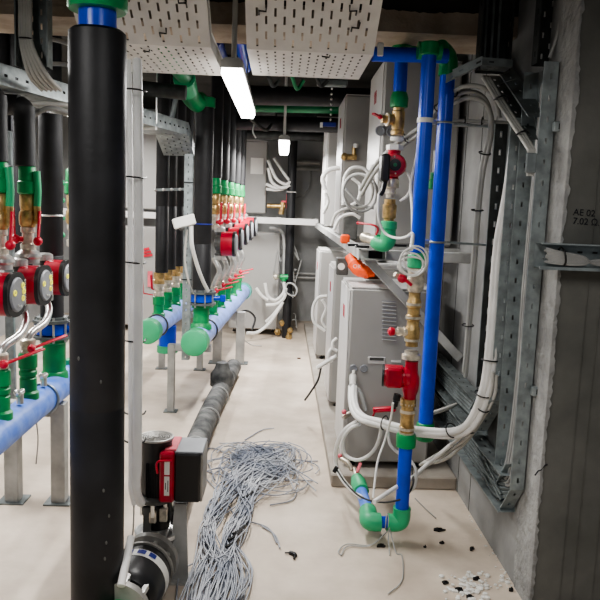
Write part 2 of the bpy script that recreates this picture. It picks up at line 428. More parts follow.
# ================================================================== PUMPS AND VALVES (prototypes)
def rrect(w, h, r, n=5):
    P = []
    for cx, cy, a0 in ((w/2-r, h/2-r, 0), (-w/2+r, h/2-r, PI/2), (-w/2+r, -h/2+r, PI), (w/2-r, -h/2+r, 3*PI/2)):
        for i in range(n+1): a = a0+PI/2*i/n; P.append((cx+r*math.cos(a), cy+r*math.sin(a)))
    return P
def make_pump(loc, label, group, s=1., D=(1, -.05, 0), detail=True):
    loc = V(loc); t = thing('circulation_pump', label, 'pump', loc, group)
    D = V(D).normalized(); S = V((0, 0, 1)).cross(D).normalized(); Z = V((0, 0, 1))
    m = MB().lathe(loc-D*.04*s, D, [(0, .03*s), (.01*s, .05*s), (.05*s, .058*s), (.075*s, .07*s), (.08*s, .078*s)], 24)
    m.lathe(loc-Z*.09*s, Z, [(0, .036*s), (.015*s, .036*s), (.02*s, .026*s), (.16*s, .026*s), (.165*s, .036*s), (.18*s, .036*s)], 20)
    m.build('pump_body', DGREY, t)
    o = loc+D*.02*s
    h = MB()
    for k_, (w0, t0) in enumerate(((.15, 0), (.172, .012))):
        pass
    h.prism([(a*s, b*s) for a, b in rrect(.18, .18, .07)], o, S, Z, D*.085*s)
    hs = h.build('motor_housing', RED, t)
    b = MB().prism([(a*s, b*s) for a, b in rrect(.188, .188, .072)], o+D*.085*s, S, Z, D*.018*s)
    b.build('bezel', BLK, t)
    f = MB().lathe(o+D*.094*s, D, [(0, .074*s), (.012*s, .074*s), (.018*s, .068*s), (.019*s, .03*s)], 28).build('control_face', MGREY, t)
    if detail:
        fc = o+D*.114*s
        for a, c in ((-.042, .012), (.036, .036), (.044, .01), (.036, -.018)):
            MB().ring(fc+S*a*s+Z*c*s, D, .010*s, .0035*s, 12, 5).build('indicator', YEL, f)
        for a, c in ((-.01, -.045), (.014, -.05)):
            MB().ball(fc+S*a*s+Z*c*s, .006*s, 8).build('button', LABEL, f)
        text('lettering', 'GRUNDFOS', o+D*.104*s+S*.082*s, Z, -S, .022*s, LABEL, t)
    for zz in (.085, -.125): MB().lathe(loc+Z*zz*s, Z, [(0, .036*s), (.004, .041*s), (.032*s, .041*s), (.036*s, .034*s), (.04*s, .026*s)], 10).build('union_nut', CHROME, t)
    return t
def make_valve(loc, label, group, s=1., hd=(0, -1, 0), up=True, handle=True, green=True):
    """valve, loc at its foot: nickel union, brass body, green socket above; red lever"""
    loc = V(loc); Z = V((0, 0, 1)); t = thing('isolating_valve', label, 'valve', loc, group)
    MB().lathe(loc, Z, [(0, .026*s), (.004, .032*s), (.03*s, .032*s), (.034*s, .024*s), (.075*s, .024*s), (.08*s, .03*s), (.1*s, .03*s)], 10).build('union', NICK, t)
    MB().lathe(loc+Z*.1*s, Z, [(0, .026*s), (.01*s, .034*s), (.035*s, .036*s), (.06*s, .034*s), (.07*s, .028*s), (.09*s, .032*s), (.13*s, .032*s), (.135*s, .028*s)], 12).build('brass_body', BRASS, t)
    if green:
        MB().lathe(loc+Z*.235*s, Z, [(0, .034*s), (.006*s, .04*s), (.05*s, .04*s), (.055*s, .035*s), (.11*s, .034*s), (.115*s, .03*s)], 20).build('green_socket', GREEN, t)
    if handle:
        hd = V(hd).normalized(); c = loc+Z*.05*s
        h = MB().cyl(c, c+hd*.05*s, .012*s, n=10)
        h.ball(c+hd*.05*s, .02*s, 10)
        q = c+hd*.052*s
        if up: h.bar(q, q+Z*.13*s+hd*.004, .02*s, .007*s, up=hd, bev=.002)
        else:
            sd = Z.cross(hd); h.bar(q, q+sd*.15*s+Z*.03*s, .018*s, .008*s, bev=.002)
        h.build('lever', REDL, t)
    return t
def riser(x, y, z0, z1, r, label, group=None, cat='pipe', seams=()):
    t = thing('insulated_pipe', label, cat, (x, y, z0), group)
    prof = [(0, r*.9), (.004, r)]
    for q in seams: prof += [(q-z0-.004, r), (q-z0, r*.955), (q-z0+.004, r)]
    prof += [(z1-z0, r)]
    MB().lathe((x, y, z0), (0, 0, 1), prof, 24).build('insulation_sleeve', INS, t)
    return t

# ================================================================== LEFT MANIFOLD
def cx(y): return -.615+.055*(y-5.15)
LX, LZ = -1.19, .635
t = thing('manifold_pipe', 'dusty blue distribution pipe at the far left on galvanised legs', 'pipe', (LX, 3.2, LZ))
MB().cyl((LX, 1.9, LZ), (LX, 3.98, LZ), .073, n=36).build('blue_pipe', BLUEM, t)
MB().lathe((LX, 3.96, LZ), (0, 1, 0), [(0, .1), (.09, .1), (.12, .08), (.125, 0)], 32).build('end_cap', GREENL, t)
stemsL = [2.97, 3.3]
for y in stemsL:
    MB().lathe((LX, y, LZ+.06), (0, 0, 1), [(0, .05), (.03, .05), (.04, .04), (.10, .04), (.104, .036), (.112, .036), (.116, .042), (.135, .042), (.14, .037), (.148, .037), (.152, .044), (.215, .044), (.225, .036)], 24).build('branch_socket', GREEN, t)
MB().lathe((LX-.02, 3.75, LZ+.04), (0, 0, 1), [(0, .075), (.04, .07), (.05, .06), (.2, .06), (.21, .07), (.235, .07)], 28).build('riser_tee', GREEN, t)
MB().ring((LX, 3.5, LZ), (0, 1, 0), .08, .007, 32, 6).build('pipe_clamp', GALV, t)
for y in (2.82, 3.14, 3.46):
    g = MB().cyl((LX+.02, y, LZ+.08), (LX+.02, y, LZ+.13), .016, n=12); g.cyl((LX+.02, y-.03, LZ+.13), (LX+.02, y+.03, LZ+.13), .013, n=10)
    g.ball((LX+.02, y-.035, LZ+.14), .016, 8); g.build('drain_stub', CHROME, t)
def stand(x0, x1, y, zt, label, s=.055, one=False):
    t = thing('pipe_stand', label, 'stand', ((x0+x1)/2, y, 0), 'steel stands under the manifold pipes')
    for x in ((x0,) if one else (x0, x1)):
        MB().box((x, y, zt/2), (s, s, zt), bev=.004).build('leg', STEELP, t)
        MB().box((x, y, .004), (s*1.9, s*1.7, .008)).build('foot_plate', GALVD, t)
    MB().box(((x0+x1)/2, y, zt-s/2), (x1-x0-s, s*.9, s), bev=.003).build('crossbar', STEELP, t)
stand(-1.42, -1.17, 3.70, LZ-.073, 'grey steel two-legged stand under the blue pipe at the far left', .075)
for i, y in enumerate((2.9, 3.25, 3.6)):
    nm = ['nearest the left photo edge, half out of frame', 'second from the viewer', 'third, just left of the big black pipe'][i]
    gl = 'pumps of the left manifold'
    if i == 0: P0 = make_pump((LX-.015, y, 1.25), 'red circulation pump with grey round face, '+nm, gl, .98)
    else: dup(P0, (LX-.015, y, 1.25), 'red circulation pump with grey round face, '+nm, gl)
for i, y in enumerate(stemsL):
    lbl = 'lower shut-off valve with red lever and steel hose on left blue pipe, '+['nearer', 'farther'][i]
    t = thing('shutoff_valve', lbl, 'valve', (LX, y, LZ+.28), 'lower valves of the left manifold')
    MB().lathe((LX, y, LZ+.285), (0, 0, 1), [(0, .036), (.01, .036), (.014, .03), (.03, .03), (.034, .036), (.06, .036), (.066, .028)], 12).build('valve_body', NICK, t)
    h = MB().ball((LX+.03, y-.035, LZ+.31), .02, 10); h.bar((LX+.03, y-.035, LZ+.31), (LX+.14, y+.14, LZ+.345), .022, .008, bev=.002); h.build('lever', REDL, t)
    MB().tube([(LX, y, LZ+.34), (LX+.01, y+.03, LZ+.375), (LX+.04, y+.13, LZ+.41), (LX+.02, y+.25, LZ+.46), (LX-.015, y+.29, LZ+.51)], .018, 12, 6).build('steel_hose', CHROME, t)
    ux, uy = LX+.005, y+.01
    lb = 'upper valve with green socket and red levers above the '+['nearest', 'second'][i]+' left pump'
    if i == 0:
        V0 = make_valve((ux, uy, 1.40), lb, 'upper valves above the left pumps', 1.12, hd=(-.9, -.5, 0))
        h = MB(); c = V((ux, uy, 1.46)); q = c+V((.055, -.03, -.01)); h.ball(q, .022, 10); h.bar(q, q+V((.01, 0, .14)), .02, .009, up=(1, 0, 0), bev=.002); h.build('lever', REDL, V0)
        MB().lathe((ux, uy, 1.345), (0, 0, 1), [(0, .05), (.02, .05), (.03, .06), (.045, .058), (.065, .033), (.09, .03)], 18).build('reducer', CHROME, V0)
        MB().tube([(ux+.045, uy-.01, 1.77), (ux+.05, uy-.01, 1.68), (ux+.046, uy-.01, 1.61)], .017, 10, 2).build('side_branch', GREENL, V0)
        MB().tube([(ux+.046, uy-.01, 1.61), (ux+.046, uy-.01, 1.53)], .017, 10, 2).build('side_branch_brass', BRASS, V0)
    else: dup(V0, (ux, uy, 1.40), lb)
    rr_ = riser(ux-.01, uy, 1.79, 2.06, .047, 'black insulated branch pipe above the '+['nearest', 'second'][i]+' left pump', 'branch pipes above the left pumps')
    MB().tube([(ux-.01, uy, 2.0), (ux-.01, uy, 2.04), (ux-.04, uy, 2.062), (ux-.12, uy, 2.065), (ux-.9, uy, 2.065)], .047, 16, 4).build('horizontal_run', INS, rr_)
# large riser with butterfly valve
def butterfly(x, y, z, r, label, riser_top, rr, rl, gearside=1, group='flanged butterfly valves on the manifolds'):
    t = thing('butterfly_valve', label, 'valve', (x, y, z), group)
    MB().lathe((x, y, z), (0, 0, 1), [(0, r), (.016, r)], 28).build('lower_flange', GALVD, t)
    MB().lathe((x, y, z+.016), (0, 0, 1), [(0, r*.62), (.008, r*.82), (.062, r*.82), (.07, r*.62)], 28).build('blue_body', BLUE, t)
    MB().lathe((x, y, z+.086), (0, 0, 1), [(0, r), (.016, r), (.018, r*.8), (.03, r*.8)], 28).build('upper_flange', GALVD, t)
    for i in range(8):
        a = PI/8+i*PI/4; bx_, by_ = x+r*.88*math.cos(a), y+r*.88*math.sin(a); MB().cyl((bx_, by_, z-.016), (bx_, by_, z+.12), .007, n=6).build('bolt', CHROME, t)
    g = MB().cyl((x+r*.7*gearside, y, z+.05), (x+r*1.5*gearside, y+.01, z+.05), .018, n=10); g.box((x+r*1.5*gearside, y+.01, z+.05), (.04, .05, .05), bev=.005)
    g.build('spindle', BLUE, t)
    riser(x, y, z+.1, riser_top, rr, rl, 'thick insulated risers from the manifolds', seams=(1.35,))
butterfly(LX-.03, 3.75, LZ+.27, .1, 'blue butterfly valve between black flanges on the left blue pipe', 2.08, .06, 'black insulated riser behind the left pumps')
q = MB().ring((LX-.03, 3.75, 1.56), (0, 0, 1), .064, .006, 24, 6).build('riser_clamp', CHROME); tag(q, 'shiny clamp band round the black riser behind the left pumps', 'clamp')
q = MB().ring((cx(5.36), 5.36, 1.50), (0, 0, 1), .072, .006, 24, 6).build('riser_clamp', NAVY); tag(q, 'dark blue clamp band round the thick centre riser', 'clamp')
# second riser clamp & far green valve tree left of the big pipe
t = make_valve((-1.235, 4.2, 1.37), 'slim column of green and nickel fittings just left of the big black pipe', 'upper valves above the left pumps', 1.3, hd=(1, -.3, 0))
for i in range(4): MB().ball((-1.275, 4.12, 1.44+i*.1), .016, 10).build('green_plug', GREENL, t)
dup(P0, (-1.18, 4.25, 1.26), 'fourth red pump of the left row, mostly behind the big black pipe', 'pumps of the left manifold')
for i, (px, r) in enumerate(((3, .055), (21, .06), (54, .05))):
    p = at(px, 130, y=4.6); riser(p.x, 4.6, 1.2 if i != 2 else 1.75, CEIL, r, 'black insulated pipe in the rear row at far left, '+['leftmost', 'middle', 'right'][i], 'rear black pipes at the far left')
# galvanised strut between the left valves
t = thing('steel_upright', 'galvanised vertical channel standing between the left valves', 'post', (-1.4, 3.9, 0))
p = at(10, 300, y=3.9); MB().box((p.x, 3.9, 1.0), (.05, .03, 2.0), bev=.003).build('channel', GALV, t)
MB().box((p.x-.01, 3.87, 1.8), (.1, .02, .035), bev=.002).build('clamp', GALVD, t)
for k_ in (1.3, 1.55): MB().ring((p.x, 3.9, k_), (0, 0, 1), .032, .004, 12, 5).build('cable_tie', BLK, t)

# ================================================================== CENTRE MANIFOLD
CZ = .635
t = thing('manifold_pipe', 'pale blue distribution pipe with round green end cap in the centre of the room', 'pipe', (cx(5.1), 5.1, CZ))
MB().cyl((cx(5.15), 5.15, CZ), (cx(8.3), 8.3, CZ), .085, n=32).build('blue_pipe', LILAC, t)
dv = V((.055, 1, 0)).normalized()
MB().lathe(V((cx(5.06), 5.06, CZ)), dv, [(0, .085), (.008, .098), (.12, .1), (.125, .088)], 36).build('near_end_cap', GREENL, t)
MB().lathe(V((cx(8.28), 8.28, CZ)), dv, [(0, .1), (.12, .1), (.15, .07)], 28).build('far_end_cap', TEAL, t)
MB().lathe((cx(5.36), 5.36, CZ+.06), (0, 0, 1), [(0, .085), (.03, .08), (.05, .062), (.16, .06), (.165, .075), (.19, .075)], 28).build('riser_tee', GREEN, t)
stemsC = [5.95, 6.4, 6.85, 7.3, 7.75]
for y in stemsC:
    MB().lathe((cx(y), y, CZ+.06), (0, 0, 1), [(0, .05), (.03, .05), (.04, .04), (.12, .04), (.125, .046), (.19, .046), (.2, .03)], 18).build('branch_socket', GREEN, t)
MB().ring((cx(5.62), 5.62, CZ), dv, .092, .007, 28, 6).build('pipe_clamp', DGREY, t)
butterfly(cx(5.36), 5.36, CZ+.25, .11, 'blue butterfly valve between black flanges on the centre pipe', 2.4, .068, 'thick black insulated riser in the centre under the green elbow')
ordn = ['nearest', 'second', 'third', 'fourth', 'farthest']
for i, y in enumerate(stemsC):
    loc = (cx(y)+.045, y, 1.325+.025*i)
    lb = 'red circulation pump in the centre row, '+ordn[i]+' to the viewer'
    if i == 0: PC = make_pump(loc, lb, 'pumps in the centre row', 1.12, D=(1, -.06, 0), detail=False)
    else: dup(PC, loc, lb)
    lb = 'lower valve with red lever and steel hose on the centre pipe, '+ordn[i]
    if i == 0:
        LV = thing('shutoff_valve', lb, 'valve', (cx(y), y, CZ+.26), 'lower valves of the centre pipe'); X, Z0 = cx(y), CZ+.26
        MB().lathe((X, y, Z0), (0, 0, 1), [(0, .034), (.03, .03), (.034, .036), (.06, .036), (.066, .028)], 12).build('valve_body', NICK, LV)
        h = MB().ball((X+.03, y-.035, Z0+.03), .022, 10); h.bar((X+.03, y-.035, Z0+.03), (X+.16, y+.05, Z0+.06), .024, .01, bev=.002); h.build('lever', REDL, LV)
        MB().tube([(X, y, Z0+.06), (X+.02, y, Z0+.12), (X+.05, y-.01, Z0+.2), (X, y, Z0+.31)], .022, 10, 6).build('steel_hose', CHROME, LV)
    else: dup(LV, (cx(y), y, CZ+.26), lb)
    lb = 'upper valve with green socket, brass body and red lever in the centre row, '+ordn[i]
    if i == 0:
        UV = make_valve((cx(y), y, 1.44), lb, 'upper valves of the centre row', 1.28, hd=(.8, -.6, 0))
    else: dup(UV, (cx(y), y, 1.44), lb)
    riser(cx(y), y, 1.87, CEIL, .052, 'black insulated branch pipe above the centre row, '+ordn[i], 'branch pipes above the centre row')
stand(-.84, -.5, 5.45, CZ-.085, 'grey steel stand under the near end of the centre pipe', .055, one=True)
stand(-.64, -.40, 7.25, CZ-.085, 'grey steel stand under the far part of the centre pipe', .09)
# green pipe and elbow feeding the riser
t = thing('green_pipe_elbow', 'thick green pipe and elbow turning down into the centre riser', 'pipe', (cx(5.36), 5.2, 2.5))
X = cx(5.36)
MB().tube([(X-.10, 4.2, 2.50), (X-.09, 4.9, 2.50)], .055, 24, 1).build('green_pipe', GREEND, t)
MB().tube([at(184, 78, y=4.9), at(187, 90, y=5.05)], .075, 24, 1).build('green_coupling', GREENL, t)
MB().tube([at(187, 88, y=5.05), at(191, 97, y=5.2), at(199, 104, y=5.33), (X, 5.36, 2.42)], .066, 24, 6).build('elbow', GREEN, t)
MB().lathe((X, 5.36, 2.36), (0, 0, 1), [(0, .075), (.07, .075), (.075, .065)], 28).build('socket', GREEN, t)

# second, shorter manifold to its left
def c2x(y): return -1.0+.055*(y-5.3)
t = thing('manifold_pipe', 'shorter blue distribution pipe with green end cap, left of the centre pipe', 'pipe', (c2x(5.3), 5.3, CZ+.02))
CZ2 = CZ+.03
MB().cyl((c2x(5.35), 5.35, CZ2), (c2x(7.6), 7.6, CZ2), .08, n=32).build('blue_pipe', LILAC, t)
MB().lathe((c2x(5.28), 5.28, CZ2), dv, [(0, .082), (.008, .094), (.11, .096), (.115, .084)], 36).build('near_end_cap', GREENL, t)
for y in (5.65, 5.95, 6.3, 6.65):
    MB().lathe((c2x(y), y, CZ2+.06), (0, 0, 1), [(0, .052), (.03, .052), (.04, .042), (.10, .042), (.105, .048), (.17, .048), (.175, .036)], 18).build('branch_socket', GREEN, t)
MB().ring((c2x(5.6), 5.6, CZ2), dv, .088, .007, 28, 6).build('pipe_clamp', DGREY, t)
g = MB().cyl((c2x(6.0), 6.0, CZ2-.07), (c2x(6.0), 6.0, CZ2-.26), .075, n=24); g.build('drop_leg', BLUE, t)
MB().lathe((c2x(6.0), 6.0, CZ2-.30), (0, 0, 1), [(0, .09), (.06, .09)], 24).build('drop_socket', GREENL, t)
stand(-1.16, -.78, 6.9, CZ2-.08, 'grey steel stand under the shorter blue pipe', .06)
for i, y in enumerate((5.65, 5.95, 6.3, 6.65)):
    lb = 'brass and nickel connector on the shorter blue pipe, '+['nearest', 'second', 'third', 'farthest'][i]
    if i == 0:
        BC = thing('pipe_connector', lb, 'valve', (c2x(y), y, CZ2+.235), 'brass connectors on the shorter blue pipe'); X = c2x(y); Z0 = CZ2+.235
        MB().lathe((X, y, Z0), (0, 0, 1), [(0, .04), (.03, .04), (.034, .034), (.07, .036), (.074, .042), (.1, .042)], 12).build('union', NICK, BC)
        MB().lathe((X, y, Z0+.1), (0, 0, 1), [(0, .046), (.03, .046), (.034, .038), (.06, .044), (.09, .044)], 12).build('brass_body', BRASS, BC)
        h = MB().bar((X-.12, y-.03, Z0+.02), (X-.04, y-.03, Z0+.01), .016, .008); h.bar((X-.12, y-.03, Z0+.02), (X-.13, y-.03, Z0+.14), .016, .008, up=(0, 1, 0)); h.build('lever', REDL, BC)
    else: dup(BC, (c2x(y), y, CZ2+.235), lb)
    riser(c2x(y)+.02, y, CZ2+.425, CEIL, .052, 'black insulated pipe rising from the shorter blue pipe, '+['nearest', 'second', 'third', 'farthest'][i], 'black pipes of the shorter manifold', seams=(1.62,))
t = thing('clamp_rail', 'thin steel rail with bolts clamping the four black pipes together', 'rail', (-1.0, 5.55, 1.62))
p0, p1 = at(154, 190, y=5.52), at(190, 189, y=5.52); MB().bar(p0, p1, .012, .02).build('rail', GALV, t)
for k_ in range(5): q = p0.lerp(p1, .04+k_*.23); MB().ball(q+V((0, -.01, 0)), .013, 8).build('bolt', CHROME, t)

# cable tray post with junction box in front of the riser
t = thing('cable_tray_post', 'narrow galvanised upright tray left of the centre riser', 'cable tray', (-.73, 5.1, 0))
p = at(187, 250, y=5.1); m = MB(); m.tray((p.x-.028, 5.1, .5), (p.x-.028, 5.1, 2.0), (1, 0, 0), .056, (0, 1, 0), .03, .03, .05, .005, .015); m.build('channel', GALV, t)
for a in (1.1, 1.5, 1.8): MB().box((p.x, 5.095, a), (.076, .008, .006)).build('cable_tie', BLK, t)
t = thing('junction_box', 'small white junction box with round emblem fixed beside the centre riser', 'box', at(184, 222, y=5.0))
c = at(184, 222, y=5.0); MB().bar(at(173, 224.5, y=4.98), at(195, 218.5, y=5.0), .07, .075, bev=.008).build('cover', LABEL, t); MB().cyl(c+V((-.01, -.038, -.035)), c+V((-.01, -.03, -.05)), .02, n=14).build('gland', DGREY, t)
t = MB().tube([at(191, 226, y=4.98), at(192, 245, y=5.0), at(197, 265, y=5.08), at(203, 281, y=5.18), at(208, 291, y=5.25)], .014, 10, 8).build('white_hose', WHITE)
tag(t, 'white hose curving from the junction box down to the centre butterfly valve', 'hose')
t = MB().tube([at(187, 230, y=5.04), at(185, 260, y=5.06), at(189, 283, y=5.1), at(193, 293, y=5.2)], .008, 8, 8).build('thin_cable', WHITEG)
tag(t, 'thin pale cable dropping from the junction box', 'cable')

# ================================================================== LEFT OVERHEAD TRAY
A, Bp = V((-1.36, 2.5, 2.115)), V((-.69, 5.1, 2.13))
t = thing('cable_tray', 'galvanised tray running overhead from the left edge behind the big black pipe', 'cable tray', A)
d = (Bp-A).normalized(); wd = V((-d.y, d.x, 0))
m = MB(); m.tray(A, Bp, wd, .3, (0, 0, 1), .085, .045, .075, .012, .022); m.build('channel', GALV, t)
c = MB()
for k_ in range(9):
    o = wd*(.03+.028*k_); c.tube([A+o+V((0, 0, .02)), A.lerp(Bp, .3)+o+V((0, 0, .025)), A.lerp(Bp, .7)+o+V((0, 0, .02)), Bp+o+V((0, 0, .022))], .011, 8, 4)
c.build('tray_cables', CBLG, t)
g = MB(); g.tray(Bp, Bp+V((.0, .35, -.12)), wd, .25, (0, 0, 1), .08, .045, .07, .01, .02); g.build('end_bend', GALV, t)
for q in (.55, .8):
    o = A.lerp(Bp, q); MB().cyl(o+V((0, 0, .02)), (o.x, o.y, CEIL), .005, n=6).build('hanger_rod', CHROME, t)
    b = MB().bar(o+V((0, 0, -.01)), o+wd*.32+V((0, 0, -.01)), .03, .02); b.build('hanger_bracket', WHITEG, t)
t = thing('drop_tray', 'vertical galvanised tray coming down from the ceiling at the upper left with pale cables', 'cable tray', at(30, 60, y=3.05))
x0, x1 = at(13, 60, y=3.1).x, at(45, 60, y=3.1).x
zb = at(40, 70, y=3.1).z
m = MB(); m.tray((x0, 3.2, zb+.02), (x0, 3.2, CEIL), (1, 0, 0), x1-x0, (0, -1, 0), .07, .04, .06, .008, .025); m.build('channel', GALVD, t)
c = MB()
for k_ in range(5):
    px = 20+k_*2.6; c.tube([at(px, -60, y=3.15), at(px, 20, y=3.14), at(px+1, 42, y=3.12), at(px+5+k_, 62, y=3.12), at(px+11+k_*2, 78, y=3.16), at(px+22+k_*2, 90, y=3.3)], .0085, 8, 6)
c.build('pale_cables', WHITEG, t)
MB().ring(at(26, 39, y=3.13), (0, 0, 1), .03, .003, 14, 5).build('cable_tie', BLK, t)
t = MB().tube([at(28, 122, y=3.4), at(36, 114, y=3.4), at(50, 108, y=3.4), at(66, 112, y=3.45), at(80, 120, y=3.5)], .012, 10, 8).build('bent_conduit', CBLG); tag(t, 'bent grey conduit under the left overhead tray', 'conduit')
t = MB().tube([at(5, 102, y=3.3), at(75, 105, y=3.5)], .011, 10, 1).build('tray_support_rod', WHITEG); tag(t, 'straight pale support rod beneath the left overhead tray', 'rod')
for i, (a, b_, yy) in enumerate(((( 45, 38), (75, 46), 3.9), ((45, 64), (75, 66), 3.9), ((0, 22), (14, 26), 3.9))):
    o = MB().tube([at(*a, y=yy), at((a[0]+b_[0])/2, (a[1]+b_[1])/2-1, y=yy), at(*b_, y=yy)], .012, 8, 3).build('grey_conduit', CBLG); tag(o, 'grey conduit crossing in the dark at upper left, '+['upper', 'lower', 'leftmost'][i], 'conduit', 'grey conduits under the ceiling at left')

# ================================================================== MOTOR PUMP, BOTTOM LEFT
mc = at(156, 470, y=2.95); MX, MY = mc.x, mc.y
zt = at(156, 437, y=2.95).z; zb = at(156, 500, y=2.95).z
t = thing('inline_motor_pump', 'big black motor pump with red and black control box on floor pipework', 'pump', (MX, MY, 0))
MB().lathe((MX, MY, zb+.02), (0, 0, 1), [(0, .06), (.02, .063), (.06, .066), (.2, .066), (zt-zb-.04, .069), (zt-zb-.03, .071), (zt-zb-.02, .069)], 36).build('motor', BLK, t)
fc = MB(); ztop = zt+.0
for R in (.062, .052, .042, .032, .022): fc.ring((MX, MY, ztop), (0, 0, 1), R, .0028, 32, 5)
for i in range(12): a = i*PI/6; fc.bar((MX+.012*math.cos(a), MY+.012*math.sin(a), ztop), (MX+.06*math.cos(a), MY+.06*math.sin(a), ztop), .003, .003)
fc.lathe((MX, MY, ztop-.004), (0, 0, 1), [(0, .014), (.008, .012)], 14); fc.build('fan_grille', CASTG, t)
MB().ring((MX, MY, ztop), (0, 0, 1), .071, .006, 36, 8).build('motor_rim', CASTG, t)
f = MB()
for i in range(9): f.box((MX-.03+i*.007, MY-.062, (zt+zb)/2-.03), (.003, .012, .15))
f.build('cooling_fins', BLK, t)
MB().lathe((MX, MY, zb-.01), (0, 0, 1), [(0, .045), (.02, .085), (.035, .088), (.045, .07)], 30).build('motor_flange', DGREY, t)
# control box
bz0, bz1 = at(185, 503, y=2.86).z, at(185, 432, y=3.0).z
rx0, rx1, rx2 = at(159, 470, y=2.86).x, at(174, 470, y=2.86).x, at(199, 470, y=2.86).x
bzc = (at(185, 503, y=2.86).z+at(185, 454, y=2.86).z)/2; bh = at(185, 454, y=2.86).z-at(185, 503, y=2.86).z
MB().box(((rx0+rx1)/2, 2.96, bzc), (rx1-rx0, .2, bh*1.03), bev=.008).build('red_cover', RED, t)
MB().box(((rx1+rx2)/2+.003, 2.96, bzc), (rx2-rx1+.004, .2, bh*.99), bev=.007).build('black_cover', BLK, t)
MB().box(((rx1+rx2)/2+.006, 2.97, bzc+bh*.5), (rx2-rx1+.014, .19, .008), bev=.003).build('top_lid', MGREY, t)
MB().box(((rx0+rx1)/2+.012, 2.97, bzc+bh*.52), (.05, .17, .012), bev=.002).build('pink_lid_strip', PINK, t)
MB().box((rx2+.008, 2.97, bzc-.005), (.012, .19, bh*.96), bev=.003).build('side_heatsink', CASTG, t)
lc = (rx0+rx1)/2+.002
MB().box((lc, 2.8585, bzc+.045), (.022, .002, .06)).build('upper_sticker', LABEL, t)
lb = MB().box((lc, 2.8585, bzc-.035), (.022, .002, .085)).build('lower_sticker', LABEL, t)
g = MB()
for zz, ll in ((.005, .05), (-.005, .03)): g.box((lc+zz, 2.857, bzc-.035), (.003, .001, ll))
g.build('print', BLK, lb)
MB().tube([(rx0-.006, 2.86, bzc+.02), (rx0-.01, 2.855, bzc+.06), (rx0+.005, 2.85, bzc+.078), (rx1-.01, 2.855, bzc+.08)], .005, 8, 6).build('sensor_cable', REDL, t)
# volute, flanges and pipe toward viewer
fcen = at(149, 562, y=2.8); FZ = fcen.z; FX = fcen.x
zc_ = at(156, 534, y=2.92).z
MB().lathe((MX+.01, MY, FZ-.04), (0, 0, 1), [(0, .03), (.03, .08), (.09, .095), (zc_-FZ+.02, .088)], 30).build('volute', CASTG, t)
MB().lathe((MX+.01, MY, zc_-.015), (0, 0, 1), [(0, .09), (.004, .1), (.022, .1), (.026, .08), (.04, .06)], 30).build('volute_collar', CHROME, t)
MB().lathe((MX+.01, MY, zc_+.01), (0, 0, 1), [(0, .055), (zb-zc_-.02, .05)], 24).build('pump_neck', BLK, t)
MB().box((MX-.025, MY-.055, (zc_+zb)/2), (.035, .02, zb-zc_-.01), bev=.003).build('lantern_bracket', DGREY, t)
MB().cyl((MX+.075, MY+.0, (zc_+zb)/2), (MX+.115, MY+.0, (zc_+zb)/2-.005), .038, n=18).build('side_port', BLK, t)
for a, c_ in ((-.05, -.05), (.05, -.05), (.0, -.075), (.07, .0)):
    MB().cyl((MX+a, MY+c_, zb-.045), (MX+a, MY+c_, zb+.01), .009, n=6).build('bolt', CHROME, t)
b = MB(); b.box((MX-.0, MY-.06, zb-.05), (.03, .03, .05), bev=.004); b.box((MX+.045, MY-.055, zb-.04), (.035, .03, .06), bev=.004); b.build('vent_block', NICK, t)
ax = V((.12, 1, .02)).normalized()
c0 = V((FX, 2.8, FZ))
MB().lathe(c0, ax, [(0, .055), (0.0, .118), (.03, .12), (.034, .06), (.15, .06)], 36).build('pipe_flange', CASTG, t)
e1 = ax.orthogonal().normalized(); e2 = ax.cross(e1)
for i in range(8):
    a = i*PI/4+.3; q = c0+(e1*math.cos(a)+e2*math.sin(a))*.09; MB().cyl(q-ax*.03, q+ax*.05, .012, n=6).build('flange_bolt', CHROME, t)
t2 = thing('rubber_compensator', 'black rubber pipe joint with white band and steel flanges at the bottom edge', 'pipe joint', c0-ax*.1)
MB().lathe(c0-ax*.30, ax, [(0, .1), (.02, .115), (.05, .118), (.2, .118), (.24, .112), (.25, .09)], 36).build('rubber_body', BLK, t2)
MB().lathe(c0-ax*.065, ax, [(0, .121), (.014, .121)], 36).build('near_rim', CASTG, t2)
bd = MB().lathe(c0-ax*.16, ax, [(0, .1195), (.045, .1205)], 36).build('white_band', LABEL, t2)
g = MB()
for a0, a1 in ((.95, 1.2), (1.32, 1.6), (1.75, 1.95)):
    # navy blocks on band, wrapped round the top
    for s_ in range(6):
        a = a0+(a1-a0)*s_/6; a_ = a0+(a1-a0)*(s_+1)/6
        P_ = []
        for th, k_ in ((a, .008), (a_, .008), (a_, .037), (a, .037)):
            P_.append(c0-ax*.16+ax*k_+(V((math.cos(th), -.12*math.cos(th), math.sin(th))))*.1222)
        g.add(P_, [(0, 1, 2, 3)])
g.build('band_print', NAVY, bd)
for i in range(8):
    a = i*PI/4+.1; q = c0-ax*.24+(e1*math.cos(a)+e2*math.sin(a))*.1; MB().cyl(q-ax*.1, q+ax*.02, .014, n=6).build('tie_bolt', CHROME, t2)
MB().lathe(c0-ax*.36, ax, [(0, .11), (.03, .11), (.032, .09), (.07, .09)], 36).build('end_flange', CASTG, t2)
MB().lathe(c0-ax*.46, ax, [(0, .05), (.10, .05)], 24).build('green_outlet', GREEN, t2)
pz = at(173, 560, y=2.93)
t = MB(); t.prism([(-.04, 0), (.05, 0), (.035, .36), (-.015, .36)], (-.41, 2.9, 0), (1, 0, 0), (0, 0, 1), (0, .012, 0)); t.box((-.405, 2.92, .005), (.13, .1, .01)); o = t.build('support_plate', STEELP)
tag(o, 'grey tapered steel support plate beneath the motor pump', 'bracket')

